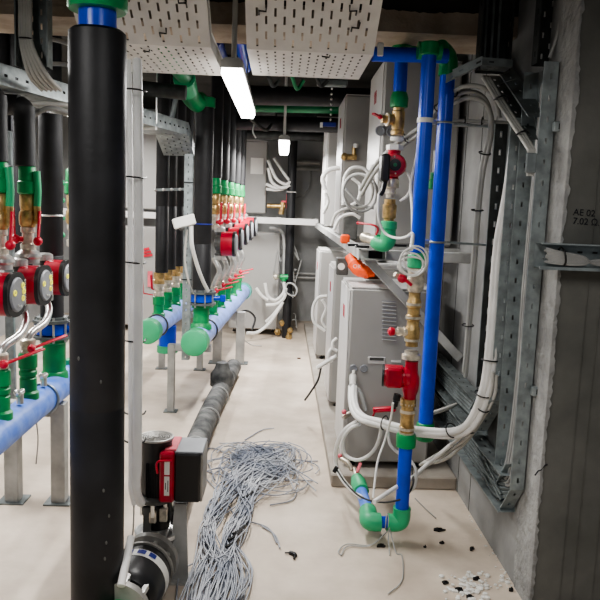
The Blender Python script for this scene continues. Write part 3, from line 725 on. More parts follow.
# dusty insulated pipe along the floor
t = thing('dusty_floor_pipe', 'dusty black insulated pipe lying along the floor behind the motor pump', 'pipe', (-.5, 4.3, .11))
P = [V((MX+.01, 3.06, .22)), V((-.50, 3.5, .16)), V((-.515, 4.2, .095)), V((-.5, 5.2, .09)), V((-.46, 6.1, .09)), V((-.43, 6.7, .09))]
MB().tube(P, .076, 24, 8).build('insulation_sleeve', DUST, t)
for q in (4.35, 5.0, 5.6): MB().ring((-.51+(q-4.35)*.03, q, .093), (0.02, 1, 0), .077, .006, 28, 6).build('joint_tape', CBLG, t)
MB().lathe((-.475, 5.9, .11), (0, 0, 1), [(0, .1), (.1, .1), (.14, .07), (.2, .05)], 20).build('riser_stub', DUST, t)

# ================================================================== RIGHT: SHELF FRAME
SZ = 1.40
t = thing('steel_shelf', 'grey steel box-section shelf carrying the upper cabinets along the right wall', 'shelf', (.75, 4, SZ))
SX0 = .47
ang = (.40-.47)/4.6
m = MB(); m.bar((SX0, 4.0, SZ), (SX0-.045, 8.6, SZ+.05), .06, .06, bev=.004); m.build('side_beam', STEELP, t)
def hollow(mb, p0, p1, w, h):
    mb.bar(p0+V((0, 0, h/2-.004)), p1+V((0, 0, h/2-.004)), w, .008); mb.bar(p0-V((0, 0, h/2-.004)), p1-V((0, 0, h/2-.004)), w, .008)
    mb.bar(p0+V((0, w/2-.004, 0)), p1+V((0, w/2-.004, 0)), .008, h); mb.bar(p0-V((0, w/2-.004, 0)), p1-V((0, w/2-.004, 0)), .008, h)
m = MB(); m.bar((.59, 4.0, SZ), (RW, 4.0, SZ), .06, .06, bev=.004); m.build('front_beam', STEELP, t)
m = MB(); m.bar((SX0-.03, 4.0, SZ+.027), (.59, 4.0, SZ+.027), .06, .008); m.bar((SX0-.03, 4.0, SZ-.027), (.59, 4.0, SZ-.027), .06, .008); m.bar((.59, 3.972, SZ), (.595, 3.972, SZ), .06, .05)
m.bar((SX0-.03, 3.974, SZ), (SX0-.018, 3.974, SZ), .008, .06); m.bar((SX0-.03, 4.026, SZ), (.59, 4.026, SZ), .008, .055); m.build('open_tube_end', STEELP, t)
MB().box((.53, 4.018, SZ), (.1, .006, .044)).build('tube_hollow', DARK, t)
for y in (4.32, 4.62, 5.3, 5.9, 6.6, 7.3, 8.0):
    MB().bar((SX0-.03, y, SZ+.01), (RW, y, SZ+.01), .05, .05).build('cross_beam', STEELP, t)
MB().bar((.50, 4.06, SZ-.03), (RW-.02, 4.06, SZ-.60), .05, .06, up=(0, 1, 0), bev=.003).build('diagonal_brace', STEELP, t)
t = thing('back_shelf', 'grey steel shelf beam across the rear carrying the far upper cabinets', 'shelf', (-.8, 8.55, 1.5))
m = MB(); m.bar((-2.9, 8.5, 1.5), (.43, 8.5, 1.48), .05, .075, bev=.004); m.bar((-2.9, 9.3, 1.5), (.43, 9.3, 1.48), .05, .06); m.build('beam', CABS, t)
for x in (-2.8, -2.1, -1.3, -.7, -.05, .4): MB().bar((x, 8.5, 1.5), (x, 9.35, 1.5), .05, .05).build('cross_bar', STEELP, t)

# ================================================================== CABINETS
def cabinet(x0, x1, y0, y1, z0, z1, label, name='heat_pump_cabinet', group='grey heat pump cabinets', front=False, logo=True, feet=True, sidecol=CABS, frontcol=CAB):
    t = thing(name, label, 'cabinet', ((x0+x1)/2, (y0+y1)/2, z0), group)
    fz = .04 if feet else 0
    b = MB(); b.box(((x0+x1)/2, (y0+y1)/2, (z0+z1+fz)/2), (x1-x0, y1-y0, z1-z0-fz), bev=.012); b.build('casing', frontcol, t)
    MB().box((x0-.004, (y0+y1)/2, (z0+z1+fz)/2), (.008, y1-y0-.03, z1-z0-fz-.03), bev=.003).build('side_panel', sidecol, t)
    MB().box(((x0+x1)/2, (y0+y1)/2, z1+.003), (x1-x0-.01, y1-y0-.01, .006)).build('top_panel', sidecol, t)
    if feet:
        for x in (x0+.06, x1-.06):
            for y in (y0+.06, y1-.06):
                MB().lathe((x, y, z0), (0, 0, 1), [(0, .022), (.012, .022), (.016, .008), (.05, .008)], 12).build('foot', BLK, t)
    if logo:
        g = MB(); zc = z1-.18; yy = (y0+y1)/2
        for k_ in range(4):
            a = yy-.05+k_*.03; g.bar((x0-.009, a, zc-.04), (x0-.009, a+.012, zc+.04), .007, .002, up=(1, 0, 0)); g.bar((x0-.009, a, zc), (x0-.009, a+.02, zc+.02), .007, .002, up=(1, 0, 0))
        g.build('red_lettering', REDINK, t)
    return t
PZ = .08
t = cabinet(.42, .94, 4.12, 4.72, PZ, 1.19, 'nearest lower grey cabinet with louvre vents, behind the pump column')
def onf(px, py, y=4.12): return at(px, py, y=y)
vt = MB(); vl = MB()
for k_ in range(11):
    a, b_ = onf(382, 301+k_*3.75), onf(396, 302+k_*3.75)
    vt.bar(a+V((0, -.002, 0)), b_+V((0, -.002, 0)), .004, .006); vl.bar(a+V((0, -.006, -.005)), b_+V((0, -.006, -.005)), .01, .003)
v = vt.build('vent_slots', MGREY, t); vl.build('louvre_lips', CABS, v)
hh = MB().bar(onf(368, 360)-V((0, .003, 0)), onf(385, 360.5)-V((0, .003, 0)), .006, .042, bev=.002).build('grip_frame', CABS, t); MB().bar(onf(369.5, 358.5)-V((0, .007, 0)), onf(383.5, 359)-V((0, .007, 0)), .003, .018).build('grip_recess', DGREY, hh)
for px in (353.5, 364):
    c = onf(px, 368.5); g = MB().ring(c-V((0, .003, 0)), (0, 1, 0), .02, .005, 20, 6); g.cyl(c-V((0, .006, 0)), c, .016, n=16); g.build('cable_gland', MGREY, t)
MB().bar(onf(391, 361)-V((0, .004, 0)), onf(401, 361.5)-V((0, .004, 0)), .006, .012).build('white_clip', WHITE, t)
MB().bar(onf(348, 283)-V((0, .002, 0)), onf(348, 465)-V((0, .002, 0)), .003, .004).build('panel_seam', STEELP, t)
cabinet(.42, .99, 5.42, 6.0, PZ, 1.2, 'middle lower grey cabinet on the right plinth')
cabinet(.40, .99, 7.2, 7.85, PZ, 1.22, 'farthest lower grey cabinet on the right plinth')
US = SZ+.045
t = cabinet(.585, 1.06, 4.36, 5.0, US, 2.56, 'nearest upper grey cabinet on the steel shelf, with round dial ports', feet=False)
for px, py in ((380, 131), (391, 132)):
    c = at(px, py, y=4.36); g = MB().cyl(c-V((0, .012, 0)), c, .03, n=24); g.ring(c-V((0, .012, 0)), (0, 1, 0), .026, .006, 24, 6); g.build('dial_port', MGREY, t)
cabinet(.45, 1.03, 5.5, 6.1, US, 2.52, 'middle upper pale cabinet on the steel shelf behind coiled cables', feet=False)
cabinet(.42, 1.02, 7.1, 7.7, US+.03, 2.5, 'farthest upper cabinet on the right steel shelf', feet=False, logo=False)
# brass fittings & small plates on the middle upper cabinet
c = at(350, 157, y=5.47); t = thing('brass_tap', 'small brass fittings on the front of the middle upper cabinet', 'valve', c)
m = MB().cyl(c+V((-.04, 0, 0)), c+V((.05, 0, 0)), .022, n=12); m.ball(c+V((-.045, -.01, 0)), .03, 10); m.cyl(c+V((.03, 0, -.02)), c+V((.03, 0, .08)), .016, n=10); m.build('body', BRASS, t)
MB().cyl(c+V((.04, -.01, .07)), c+V((.04, -.01, .1)), .02, n=10).build('knob', WHITE, t)
t = MB().box((.5, 5.2, US+.12), (.1, .1, .26), bev=.004).build('dark_column_box', DGREY); tag(t, 'dark grey upright block on the shelf between upper cabinets', 'block')
# back cabinets
cabinet(-.66, -.22, 9.0, 9.5, 1.56, 2.46, 'far upper grey cabinet with white notice on the rear shelf', feet=False, logo=False)
o = at(257, 166, y=8.99); t = MB().box((o.x, 8.985, o.z), (.16, .004, .2)).build('paper_notice', LABEL); tag(t, 'white paper notice stuck to the far upper cabinet', 'notice')
cabinet(-.64, -.02, 8.9, 9.45, .04, 1.31, 'far lower grey cabinet behind the centre pumps', logo=False)
m = MB().box((.0, 8.9, .7), (.03, .03, 1.2))
cabinet(-2.35, -1.35, 8.9, 9.45, .04, 1.33, 'far lower grey cabinet at the left, behind the white conduits', logo=False)
cabinet(-2.35, -1.38, 8.95, 9.45, 1.56, 2.6, 'far upper grey cabinet at the left, behind the white conduits', feet=False, logo=False)
g = MB(); c = at(148.5, 253, y=8.88)
for a in range(3): g.bar(c+V((-.06, 0, -.04+.04*a)), c+V((.05-.02*a, 0, -.02+.04*a)), .004, .03, up=(0, 0, 1))
o = g.build('red_emblem', REDL); tag(o, 'red emblem on the far left grey cabinet', 'emblem')
c = at(150, 279, y=8.88); o = MB().box(c, (.06, .004, .2)).build('red_sticker', PINK); tag(o, 'small tall pink sticker on the far left lower cabinet', 'sticker')

# far black pipe with cables
t = thing('insulated_pipe', 'slim black insulated pipe in front of the rear wall', 'pipe', (.09, 9.2, 0))
p = at(290, 230, y=8.8); MB().lathe((p.x, 8.8, 0), (0, 0, 1), [(0, .055), (2.95, .055)], 24).build('insulation_sleeve', INS, t)
MB().cyl((p.x-.06, 8.73, 1.84), (p.x+.06, 8.73, 1.84), .01, n=8).build('clamp', CHROME, t)
for i, pts in enumerate((
    [(268, 160), (276, 178), (285, 184), (290, 182)], [(268, 168), (272, 182), (282, 188), (290, 185)], [(266, 184), (276, 188), (286, 186), (290, 181)],
    [(274, 158), (283, 172), (289, 180)], [(266, 189), (275, 190), (284, 189)])):
    o = MB().tube([at(a, b, y=8.7+i*.02) for a, b in pts], .018, 8, 6).build('white_cable', WHITE)
    tag(o, 'white cable fanning out between the far upper cabinet and the black pipe', 'cable', 'white cables beside the far upper cabinet')
for i, pts in enumerate(([(265, 283), (268, 296), (276, 300), (284, 292), (284, 282)], [(266, 305), (276, 304), (284, 298), (286, 288)], [(266, 322), (274, 314), (283, 302)], [(256, 288), (262, 296), (268, 300)])):
    o = MB().tube([at(a, b, y=8.68) for a, b in pts], .02, 8, 6).build('white_cable', WHITE)
    tag(o, 'thick white cable bending down beside the far lower cabinet', 'cable', 'white cables beside the far lower cabinet')
o = MB().tube([at(293, 284, y=8.7), at(297, 290, y=8.66), at(294, 296, y=8.66), at(286, 292, y=8.66), at(287, 284, y=8.7)], .012, 8, 6, closed=True).build('coiled_cable', CBLG); tag(o, 'coil of grey cable round the foot of the slim black pipe', 'cable')
t = thing('brass_tap', 'brass and red taps beside the far upper cabinet', 'valve', at(275, 206, y=8.9)); c = at(275, 206, y=8.9)
m = MB().cyl(c+V((-.1, 0, 0)), c+V((.12, 0, 0)), .03, n=10); m.cyl(c+V((.08, 0, -.1)), c+V((.1, 0, .05)), .035, n=10); m.build('body', BRASS, t)
m = MB().bar(c+V((.08, -.03, .06)), c+V((.22, -.03, .06)), .02, .02); m.bar(c+V((.15, -.03, -.02)), c+V((.15, -.03, .15)), .02, .02, up=(0, 1, 0)); m.build('red_handle', REDL, t)
t = thing('green_tee', 'small green tee on the slim black pipe', 'fitting', at(284, 277, y=8.72)); c = at(284, 277, y=8.72)
m = MB().cyl(c+V((-.05, 0, 0)), c+V((.05, 0, 0)), .035, n=14); m.cyl(c+V((0, 0, -.05)), c+V((0, 0, .02)), .03, n=12); m.build('body', GREEN, t); MB().ball(c+V((-.1, 0, 0)), .04, 10).build('nut', NICK, t)
t = thing('wire_clutter', 'tangle of valves, wires and rubble beside the far lower cabinet', 'wires', at(272, 285, y=9)); t['kind'] = 'stuff'
m = MB()
for k_ in range(26):
    a = V((random.uniform(-.02, .16), 9+random.uniform(-.2, .3), random.uniform(.05, 1.15))); m.tube([a, a+V((random.uniform(-.1, .1), .05, random.uniform(-.15, .15))), a+V((random.uniform(-.15, .15), .0, random.uniform(-.25, .2)))], .009, 6, 4)
m.build('wires', CBLG, t)
m = MB()
for k_ in range(10): m.ball((random.uniform(-.02, .15), 8.8+random.uniform(-.1, .1), random.uniform(.02, .2)), random.uniform(.02, .05), 8)
m.build('brass_bits', BRASS, t)
t = thing('wall_conduit_pair', 'two horizontal pale conduits on the rear wall', 'conduit', (.4, 10.15, 2))
for a, b_ in ((162, 163), (168, 169)): MB().tube([at(296, a, y=10.1), at(320, b_, y=10.1)], .03, 8, 1).build('conduit', WHITEG, t)
t = thing('wall_conduit_pair', 'two thin pale conduits low on the rear wall', 'conduit', (.4, 10.15, 1))
for a in (273, 277): MB().tube([at(291, a, y=10.1), at(319, a+1, y=10.1)], .014, 8, 1).build('conduit', WHITE, t)
o = MB().tube([at(296, 198, y=10.0), at(304, 195, y=10), at(310, 184, y=10), at(311, 171, y=10)], .012, 6, 6).build('looped_cable', CBLG); tag(o, 'grey cable looping down the rear wall under the conduits', 'cable')
o = MB().tube([at(270, 228, y=8.85), at(280, 230, y=8.8), at(284, 240, y=8.8), at(284, 275, y=8.8)], .02, 8, 6).build('pale_hose', CBLG); tag(o, 'pale hose bending over the far lower cabinet', 'hose')

# ================================================================== CEILING SERVICES AT THE BACK
def hpipe(px0, py0, px1, py1, y, r, m_, label, name='ceiling_pipe', g='pipes crossing under the ceiling'):
    a, b_ = at(px0, py0, y=y), at(px1, py1, y=y); o = MB().cyl(a, b_, r, n=18).build(name, m_); tag(o, label, 'pipe', g)
hpipe(238, 106, 372, 109, 7.2, .055, GREEND, 'dark green pipe crossing under the ceiling at the rear')
hpipe(225, 122, 352, 126, 6.9, .07, INS, 'black insulated pipe crossing just below the green pipe')
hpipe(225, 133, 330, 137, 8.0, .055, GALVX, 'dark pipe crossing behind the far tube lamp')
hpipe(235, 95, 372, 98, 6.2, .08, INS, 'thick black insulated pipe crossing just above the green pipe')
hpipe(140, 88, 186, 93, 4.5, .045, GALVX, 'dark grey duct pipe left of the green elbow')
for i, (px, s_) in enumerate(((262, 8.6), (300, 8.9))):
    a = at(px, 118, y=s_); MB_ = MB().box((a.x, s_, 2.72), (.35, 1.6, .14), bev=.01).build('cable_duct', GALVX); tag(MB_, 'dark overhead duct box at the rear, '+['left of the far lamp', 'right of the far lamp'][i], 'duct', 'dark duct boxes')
c = at(332, 86, y=5.2); t = thing('sensor_hanger', 'chain with small blue tag hanging from a steel clamp', 'hanger', c)
m = MB()
for k_ in range(7): m.ball(c+V((0, 0, -.02-.036*k_)), .009, 8)
m.build('chain', CHROME, t); e_ = at(329, 124.5, y=5.2); MB().box(e_, (.1, .02, .03), bev=.003).build('blue_tag', NAVY, t); MB().box(e_+V((-.055, 0, -.005)), (.02, .02, .035)).build('white_end', LABEL, t)
MB().box(c+V((0, 0, .02)), (.22, .06, .05), bev=.01).build('clamp', GALVD, t)
o = MB().tube([at(254, 124, y=5.2), at(253, 132, y=5.2), at(256, 138, y=5.2)], .006, 6, 4).build('dangling_wire', CHROME); tag(o, 'short bare wire dangling behind the near tube lamp', 'wire')
o = MB().tube([at(250, 118, y=5), at(256, 124, y=5.1), at(266, 130, y=5.2), at(272, 124, y=5.3)], .012, 8, 6).build('dark_hose', GALVX); tag(o, 'dark hose sagging behind the near tube lamp', 'hose')
t = MB().tube([at(172, 118, y=4.9), at(177, 92, y=4.9)], .017, 8, 1).build('slanted_strut', GALVD); tag(t, 'slanted grey strut holding the left overhead tray', 'strut')
# blue pipes glimpsed above the aisle
for i, (a, b_) in enumerate((((216, 40), (224, 62)), ((238, 34), (246, 68)))):
    o = MB().tube([at(*a, y=4.2), at(*b_, y=4.9)], .035, 12, 1).build('blue_ceiling_pipe', BLUE if i else NAVY); tag(o, ['dark', 'bright'][i]+' blue pipe glimpsed above the near tube lamp', 'pipe', 'blue pipes above the near lamp')
for i in range(3):
    px = 268+i*24; o = MB().tube([at(px, 76, y=4.6), at(px+5, 86+3*(i % 2), y=4.7), at(px+12, 80, y=4.7)], .013, 8, 4).build('ceiling_fitting', GREEND if i == 1 else GALVX); tag(o, 'small pipe fitting in the dark above the rear pipes', 'fitting', 'dark fittings under the ceiling')

# ================================================================== RIGHT PIPEWORK
# main pump column (lower circulator line)
QX, QY = .646, 3.32
def q_z(py): return at(412, py, y=QY).z
def col(px, py, y): return at(px, py, y=y)
Zv = V((0, 0, 1))
t = thing('blue_pipe', 'long blue pipe from the ceiling tee down to the green socket above the pump column', 'pipe', (QX, QY, q_z(255)))
zt_ = 2.50
base = V((QX, QY, 0))
def zq(py): return (1.65+ (207-py)/700*QY*1.0)     # rough, refined below
def zq(py, x=QX, y=QY):
    lo, hi = -1, 4
    for _ in range(40):
        mid = (lo+hi)/2; p = V((x, y, mid-H)); v = 300-FPX*p.dot(cu)/p.dot(fw)
        if v > py: lo = mid
        else: hi = mid
    return mid
MB().cyl((QX, QY, zq(262)), (QX, QY, zq(52)), .034, n=24).build('pipe', BLUE, t)
tt = MB().lathe((QX, QY, zq(56)), Zv, [(0, .038), (.005, .045), (.055, .045), (.06, .04)], 22); tt.cyl((QX-.05, QY+.02, zq(50)), (QX+.06, QY+.02, zq(50)), .04, n=18); tt.build('top_tee', GREEN, t)
MB().lathe((QX, QY, zq(123)), Zv, [(0, .038), (.022, .038)], 20).build('white_clamp', LABEL, t)
t = thing('check_valve_column', 'nickel and brass check valve with red tap beneath a coil of white wire', 'valve', (QX, QY, zq(300)))
MB().lathe((QX, QY, zq(268)), Zv, [(0, .035), (.004, .044), (.05, .046), (.07, .04), (.075, .033)], 22).build('green_socket', GREENL, t)
MB().lathe((QX, QY, zq(292)), Zv, [(0, .03), (.01, .037), (.03, .042), (.06, .042), (.08, .036), (.085, .04), (.115, .04)], 10).build('nickel_body', NICK, t)
MB().cyl((QX-.03, QY-.01, zq(282)), (QX-.11, QY-.05, zq(274)), .012, n=10).build('stub', NICK, t)
m = MB().ball((QX-.075, QY-.06, zq(278)), .02, 10, (1.2, 1, 1)); m.bar((QX-.09, QY-.06, zq(274)), (QX-.03, QY-.07, zq(284)), .026, .014, bev=.003); m.build('red_knob', REDL, t)
t = thing('brass_tee_valve', 'brass tee valve with small red tap on its left, above the red pump', 'valve', (QX, QY, zq(352)))
MB().lathe((QX, QY, zq(346)), Zv, [(0, .03), (.02, .03), (.022, .034), (.03, .034), (.032, .036), (.09, .036), (.1, .03), (.125, .03), (.13, .036), (.15, .036), (.155, .03), (.185, .03), (.19, .036), (.22, .034), (.235, .028), (.262, .028)], 14).build('brass_body', BRASS, t)
for z_ in (.025, .135, .2): MB().lathe((QX, QY, zq(346)+z_), Zv, [(0, .0375), (.012, .0375)], 18).build('nickel_ring', NICK, t)
m = MB().lathe((QX-.025, QY, zq(332)), (-1, -.1, .03), [(0, .024), (.02, .024), (.022, .02), (.04, .022), (.05, .022), (.052, .014), (.07, .014)], 12); m.build('side_spout', NICK, t)
MB().lathe((QX-.09, QY-.005, zq(332)), (-1, -.1, .0), [(0, .018), (.02, .022), (.03, .012)], 10).build('red_knob', REDL, t)
# lower circulator
t = thing('circulation_pump', 'red circulation pump with its motor turned left, on the blue pipe column', 'pump', (QX, QY, zq(378)))
pc = V((QX, QY, zq(378)))
MB().lathe((QX, QY, zq(360)), Zv, [(0, .034), (.006, .047), (.026, .047), (.032, .036), (.045, .034)], 10).build('upper_union', NICK, t)
m = MB().lathe((QX+.005, QY, zq(399)), Zv, [(0, .03), (.02, .031), (.045, .04), (.075, .043), (.11, .042), (.135, .033), (.165, .031), (.19, .031)], 20); m.build('pump_body', RED, t)
D = V((-1, .16, .0)).normalized()
m = MB().lathe(pc+V((0, 0, .005)), D, [(0, .05), (.02, .052), (.024, .047), (.035, .047), (.038, .055), (.118, .055), (.124, .052)], 28); m.build('motor_housing', RED, t)
m = MB().box(pc+D*.082+V((0, -.03, .006)), (.082, .06, .098), bev=.01); m.build('terminal_box', RED, t)
MB().lathe(pc+D*.124+V((0, 0, .005)), D, [(0, .056), (.010, .054)], 28).build('black_end', BLK, t)
MB().lathe(pc+V((-.06, -.03, -.075)), (-.18, 0, -1), [(0, .018), (.03, .018), (.032, .014), (.06, .014), (.063, .008), (.075, .008)], 12).build('cable_plug', BLK, t)
t = thing('brass_ball_valve', 'brass and nickel connector below the red pump, in the green socket', 'valve', (QX, QY, zq(435)))
MB().lathe((QX, QY, zq(435)), Zv, [(0, .036), (.012, .036), (.014, .032), (.035, .032), (.037, .038), (.045, .038), (.047, .034), (.1, .034), (.105, .038), (.12, .038), (.122, .032), (.145, .032), (.15, .04), (.185, .038)], 14).build('brass_body', BRASS, t)
for z_ in (.002, .028, .115, .15): MB().lathe((QX, QY, zq(435)+z_), Zv, [(0, .039), (.014, .039)], 18).build('nickel_ring', NICK, t)
t = thing('blue_pipe_bend', 'blue pipe with green elbows dropping from the pump column to the floor', 'pipe', (QX, QY, .1))
MB().lathe((QX, QY, zq(447)), Zv, [(0, .035), (.004, .048), (.055, .05), (.07, .044), (.072, .036)], 24).build('green_socket', GREEN, t)
MB().cyl((QX, QY, .17), (QX, QY, zq(445)), .0335, n=24).build('vertical_run', BLUE, t)
E1 = V((QX, QY, .115)); E2 = at(372, 519, y=QY)
MB().tube([E1+V((0, 0, .07)), E1+V((0, 0, .02)), E1+V((-.01, 0, -.005)), E1+V((-.045, 0, -.012)), E1+V((-.07, 0, -.01))], .044, 20, 6).build('right_elbow', GREENL, t)
E2 = V((.497, QY, .105))
MB().cyl(E1+V((-.06, 0, -.01)), E2+V((.04, 0, 0)), .03, n=20).build('link', BLUE, t)
B1 = at(361, 494, z=.13); 
bk = (V((.47, 3.75, .15))-E2).normalized()
MB().tube([E2+V((.045, 0, 0)), E2+V((.015, 0, 0)), E2+V((-.012, .012, .002)), E2+bk*.06+V((-.005, 0, .003)), E2+bk*.1], .046, 20, 6).build('left_elbow', GREENL, t)
MB().cyl(E2+bk*.09, E2+bk*.34, .031, n=20).build('rear_run', BLUEM, t)
MB().lathe(E2+bk*.30, bk, [(0, .034), (.004, .042), (.1, .043), (.12, .036), (.15, .034)], 20).build('rear_socket', GREENL, t)
m = MB().lathe(E2+bk*.44, bk, [(0, .028), (.04, .028), (.045, .02), (.12, .018)], 12); m.build('copper_connector', NICK, t)
m = MB().bar(E2+bk*.46+V((.0, 0, .03)), E2+bk*.53+V((.03, 0, .05)), .016, .012); m.build('red_lever', PINK, t)
# wire wrap round the link
m = MB()
for k_ in range(4): m.ring(E1+V((-.075+.008*k_, 0, -.008)), (1, .15*(k_-1.5), 0), .036, .003, 16, 5)
m.tube([E1+V((-.06, -.03, .01)), E1+V((-.07, -.06, -.06)), E1+V((-.07, -.1, -.10)), E1+V((-.075, -.15, -.107))], .003, 5, 6)
m.tube([E1+V((-.06, -.03, -.03)), E1+V((-.15, -.06, -.1)), E1+V((-.27, -.05, -.105)), E1+V((-.32, -.12, -.108)), E1+V((-.31, -.16, -.108))], .003, 5, 6)
m.tube([E1+V((-.06, -.03, -.03)), E1+V((-.16, -.07, -.1)), E1+V((-.27, -.07, -.105)), E1+V((-.31, -.16, -.108))], .003, 5, 6)
m.tube([E1+V((-.06, -.03, -.03)), E1+V((-.04, -.12, -.106)), at(402, 556, z=.006), at(402, 580, z=.006), at(388, 594, z=.006)], .003, 5, 8)
o = m.build('binding_wire', CBLG); tag(o, 'grey wire wound round the floor pipe link with loose tails', 'wire')

# second long blue pipe
WX, WY = .782, 3.52
t = thing('blue_pipe', 'rightmost long blue pipe running from under the beam down behind the pump column', 'pipe', (WX, WY, 0))
MB().cyl((WX, WY, zq(425, WX, WY)), (WX, WY, zq(72, WX, WY)), .037, n=24).build('pipe', BLUE, t)
zz = zq(440, WX, WY); MB().lathe((WX, WY, zz), Zv, [(0, .04), (.01, .048), (.05, .05), (.09, .046), (.095, .04)], 24).build('bottom_elbow', GREEN, t)
MB().tube([(WX, WY, zq(76, WX, WY)), (WX, WY, zq(64, WX, WY)), (WX-.015, WY-.01, zq(56, WX, WY)), (WX-.06, WY-.06, zq(52, WX, WY))], .046, 18, 5).build('top_elbow', GREEN, t)
# pipe clamps on wall rods
for py, k_ in ((123, 0), (242, 1)):
    c = V((WX, WY, zq(py, WX, WY))); t = thing('pipe_clamp', ['upper', 'lower'][k_]+' steel clamp holding the rightmost blue pipe to the wall', 'clamp', c, 'steel clamps on the blue pipes')
    MB().ring(c, Zv, .041, .006, 24, 6).build('band', GALV, t); MB().cyl(c+V((.05, .01, 0)), (RW, WY+.03, c.z-.01), .006, n=8).build('rod', GALV, t); MB().cyl(c+V((-.07, -.01, 0)), c+V((-.045, 0, 0)), .012, n=6).build('bolt', CHROME, t)
# small green socket on wall pipe between blue pipes
c = at(434, 181, y=3.8); t = thing('green_union', 'small green socket on a thin pipe seen between the two long blue pipes', 'fitting', c)
MB().lathe(c-Zv*.045, Zv, [(0, .02), (.004, .028), (.05, .028), (.055, .022), (.09, .022)], 16).build('socket', GREEN, t); MB().cyl(c+Zv*.04, c+Zv*.16, .012, n=10).build('pipe', WHITEG, t)

# upper pump line with elbow
UX, UY = .592, 3.78
def zu(py): return zq(py, UX, UY)
t = thing('blue_pipe', 'short blue pipe with green sockets above the upper red pump', 'pipe', (UX, UY, zu(105)))
MB().cyl((UX, UY, zu(98)), (UX, UY, zu(48)), .035, n=22).build('pipe', BLUE, t)
MB().lathe((UX, UY, zu(108)), Zv, [(0, .034), (.004, .046), (.05, .048), (.07, .042), (.08, .038)], 22).build('lower_socket', GREEN, t)
MB().lathe((UX, UY, zu(56)), Zv, [(0, .04), (.005, .052), (.04, .054), (.06, .05)], 22).build('upper_tee', GREEN, t)
t = thing('blue_header_pipe', 'horizontal blue header pipe under the beam joining the vertical blue pipes', 'pipe', (.7, 3.9, zu(50)))
MB().cyl(at(372, 54, y=3.40), at(447, 56, y=3.44), .034, n=22).build('pipe', BLUE, t)
m = MB().cyl((UX, UY, zu(54)), (UX, 3.42, zq(54, UX, 3.42)), .036, n=18); m.build('tee_branch', GREEN, t)
c = at(380, 50, y=3.38); MB().box(c, (.03, .04, .06), bev=.004).build('clamp', LABEL, t)
t = thing('brass_tee_valve', 'brass tee valve with red tap above the upper red pump', 'valve', (UX, UY, zu(133)))
MB().lathe((UX, UY, zu(135)), Zv, [(0, .034), (.02, .036), (.025, .03), (.05, .034), (.12, .034), (.125, .03), (.15, .03), (.155, .026), (.165, .026)], 16).build('brass_body', BRASS, t)
m = MB().lathe((UX-.02, UY, zu(120)), (-1, -.2, .0), [(0, .026), (.03, .026), (.032, .034), (.045, .034), (.047, .02), (.07, .02)], 12); m.build('side_outlet', BRASS, t)
MB().ring((UX-.06, UY-.012, zu(120)), (-1, -.2, 0), .03, .006, 18, 6).build('nickel_ring', NICK, t)
m = MB().ball((UX-.1, UY-.02, zu(118)), .014, 8); m.bar((UX-.1, UY-.02, zu(118)), (UX-.14, UY-.05, zu(116)), .02, .01); m.build('red_knob', REDL, t)
MB().lathe((UX, UY, zu(141)), Zv, [(0, .034), (.01, .038), (.02, .034)], 16).build('white_ring', LABEL, t)
t = thing('circulation_pump', 'upper dark red circulation pump with round black centre and black terminal box', 'pump', (UX-.02, UY-.03, zu(165)))
MB().lathe((UX-.01, UY, zu(151)), Zv, [(0, .034), (.004, .046), (.03, .046), (.034, .034)], 6).build('upper_nut', LABEL, t)
pc = V((UX-.005, UY-.0, zu(166)))
m = MB().lathe((UX-.012, UY, zu(180)), Zv, [(0, .034), (.01, .03), (.04, .03), (.13, .03), (.14, .034), (.16, .034)], 18); m.build('pump_body', RED, t)
D = V((-.1, -1, 0)).normalized()
MB().lathe(pc+V((0, .03, 0)), D, [(0, .05), (.02, .058), (.06, .06), (.10, .06), (.115, .052), (.117, .04)], 28).build('motor_housing', RED, t)
MB().lathe(pc+V((0, .03, 0))+D*.112, D, [(0, .032), (.012, .03), (.014, .012)], 22).build('round_centre', BLK, t)
MB().lathe(pc+V((0, .03, 0))+D*.124, D, [(0, .011), (.006, .009)], 12).build('green_screw', GREEND, t)
m = MB()
for i in range(4): a = i*PI/2+.1; m.ball(pc+V((0, .03, 0))+D*.114+V((.043*math.cos(a), 0, .043*math.sin(a))), .006, 8)
m.build('screws', CHROME, t)
c = at(384.5, 168, y=3.7); MB().box(c, (.045, .1, .14), bev=.01).build('terminal_box', BLK, t)
m = MB().tube([at(385, 181, y=3.68), at(383, 190, y=3.66), at(380, 195, y=3.66)], .014, 10, 4); m.build('cable_plug', BLK, t)
t = thing('brass_union', 'nickel and brass union between the upper red pump and green elbow', 'valve', (UX-.02, UY, zu(215)))
UL = UX-.02
m = MB().lathe((UL, UY, zu(198)), Zv, [(0, .024), (.02, .024), (.022, .03), (.03, .03), (.032, .026), (.05, .03), (.055, .042), (.08, .045), (.1, .04)], 12); m.build('nickel_body', NICK, t)
m = MB().lathe((UL, UY, zu(221)), Zv, [(0, .028), (.012, .028), (.015, .036), (.085, .038), (.09, .03), (.115, .03)], 14); m.build('brass_body', BRASS, t)
t = thing('green_elbow', 'large green elbow on the shelf front with pale connector and red lever', 'fitting', (UL, UY, zu(240)))
m = MB().lathe((UL, UY, zu(238)), Zv, [(0, .04), (.045, .04), (.05, .045), (.085, .045), (.09, .038)], 24); m.build('socket', GREENL, t)
ec = V((UL, UY, zu(242)))
MB().tube([ec+V((0, 0, .04)), ec+V((.002, .0, .01)), ec+V((-.012, .01, -.012)), ec+V((-.04, .03, -.012)), ec+V((-.055, .05, .0))], .042, 22, 6).build('bend', GREENL, t)
m = MB().lathe(ec+V((-.05, .05, .0)), (-.5, .85, .12), [(0, .032), (.02, .032), (.022, .026), (.08, .026), (.085, .03), (.12, .03), (.13, .02), (.14, .018)], 14); m.build('pale_connector', NICK, t)
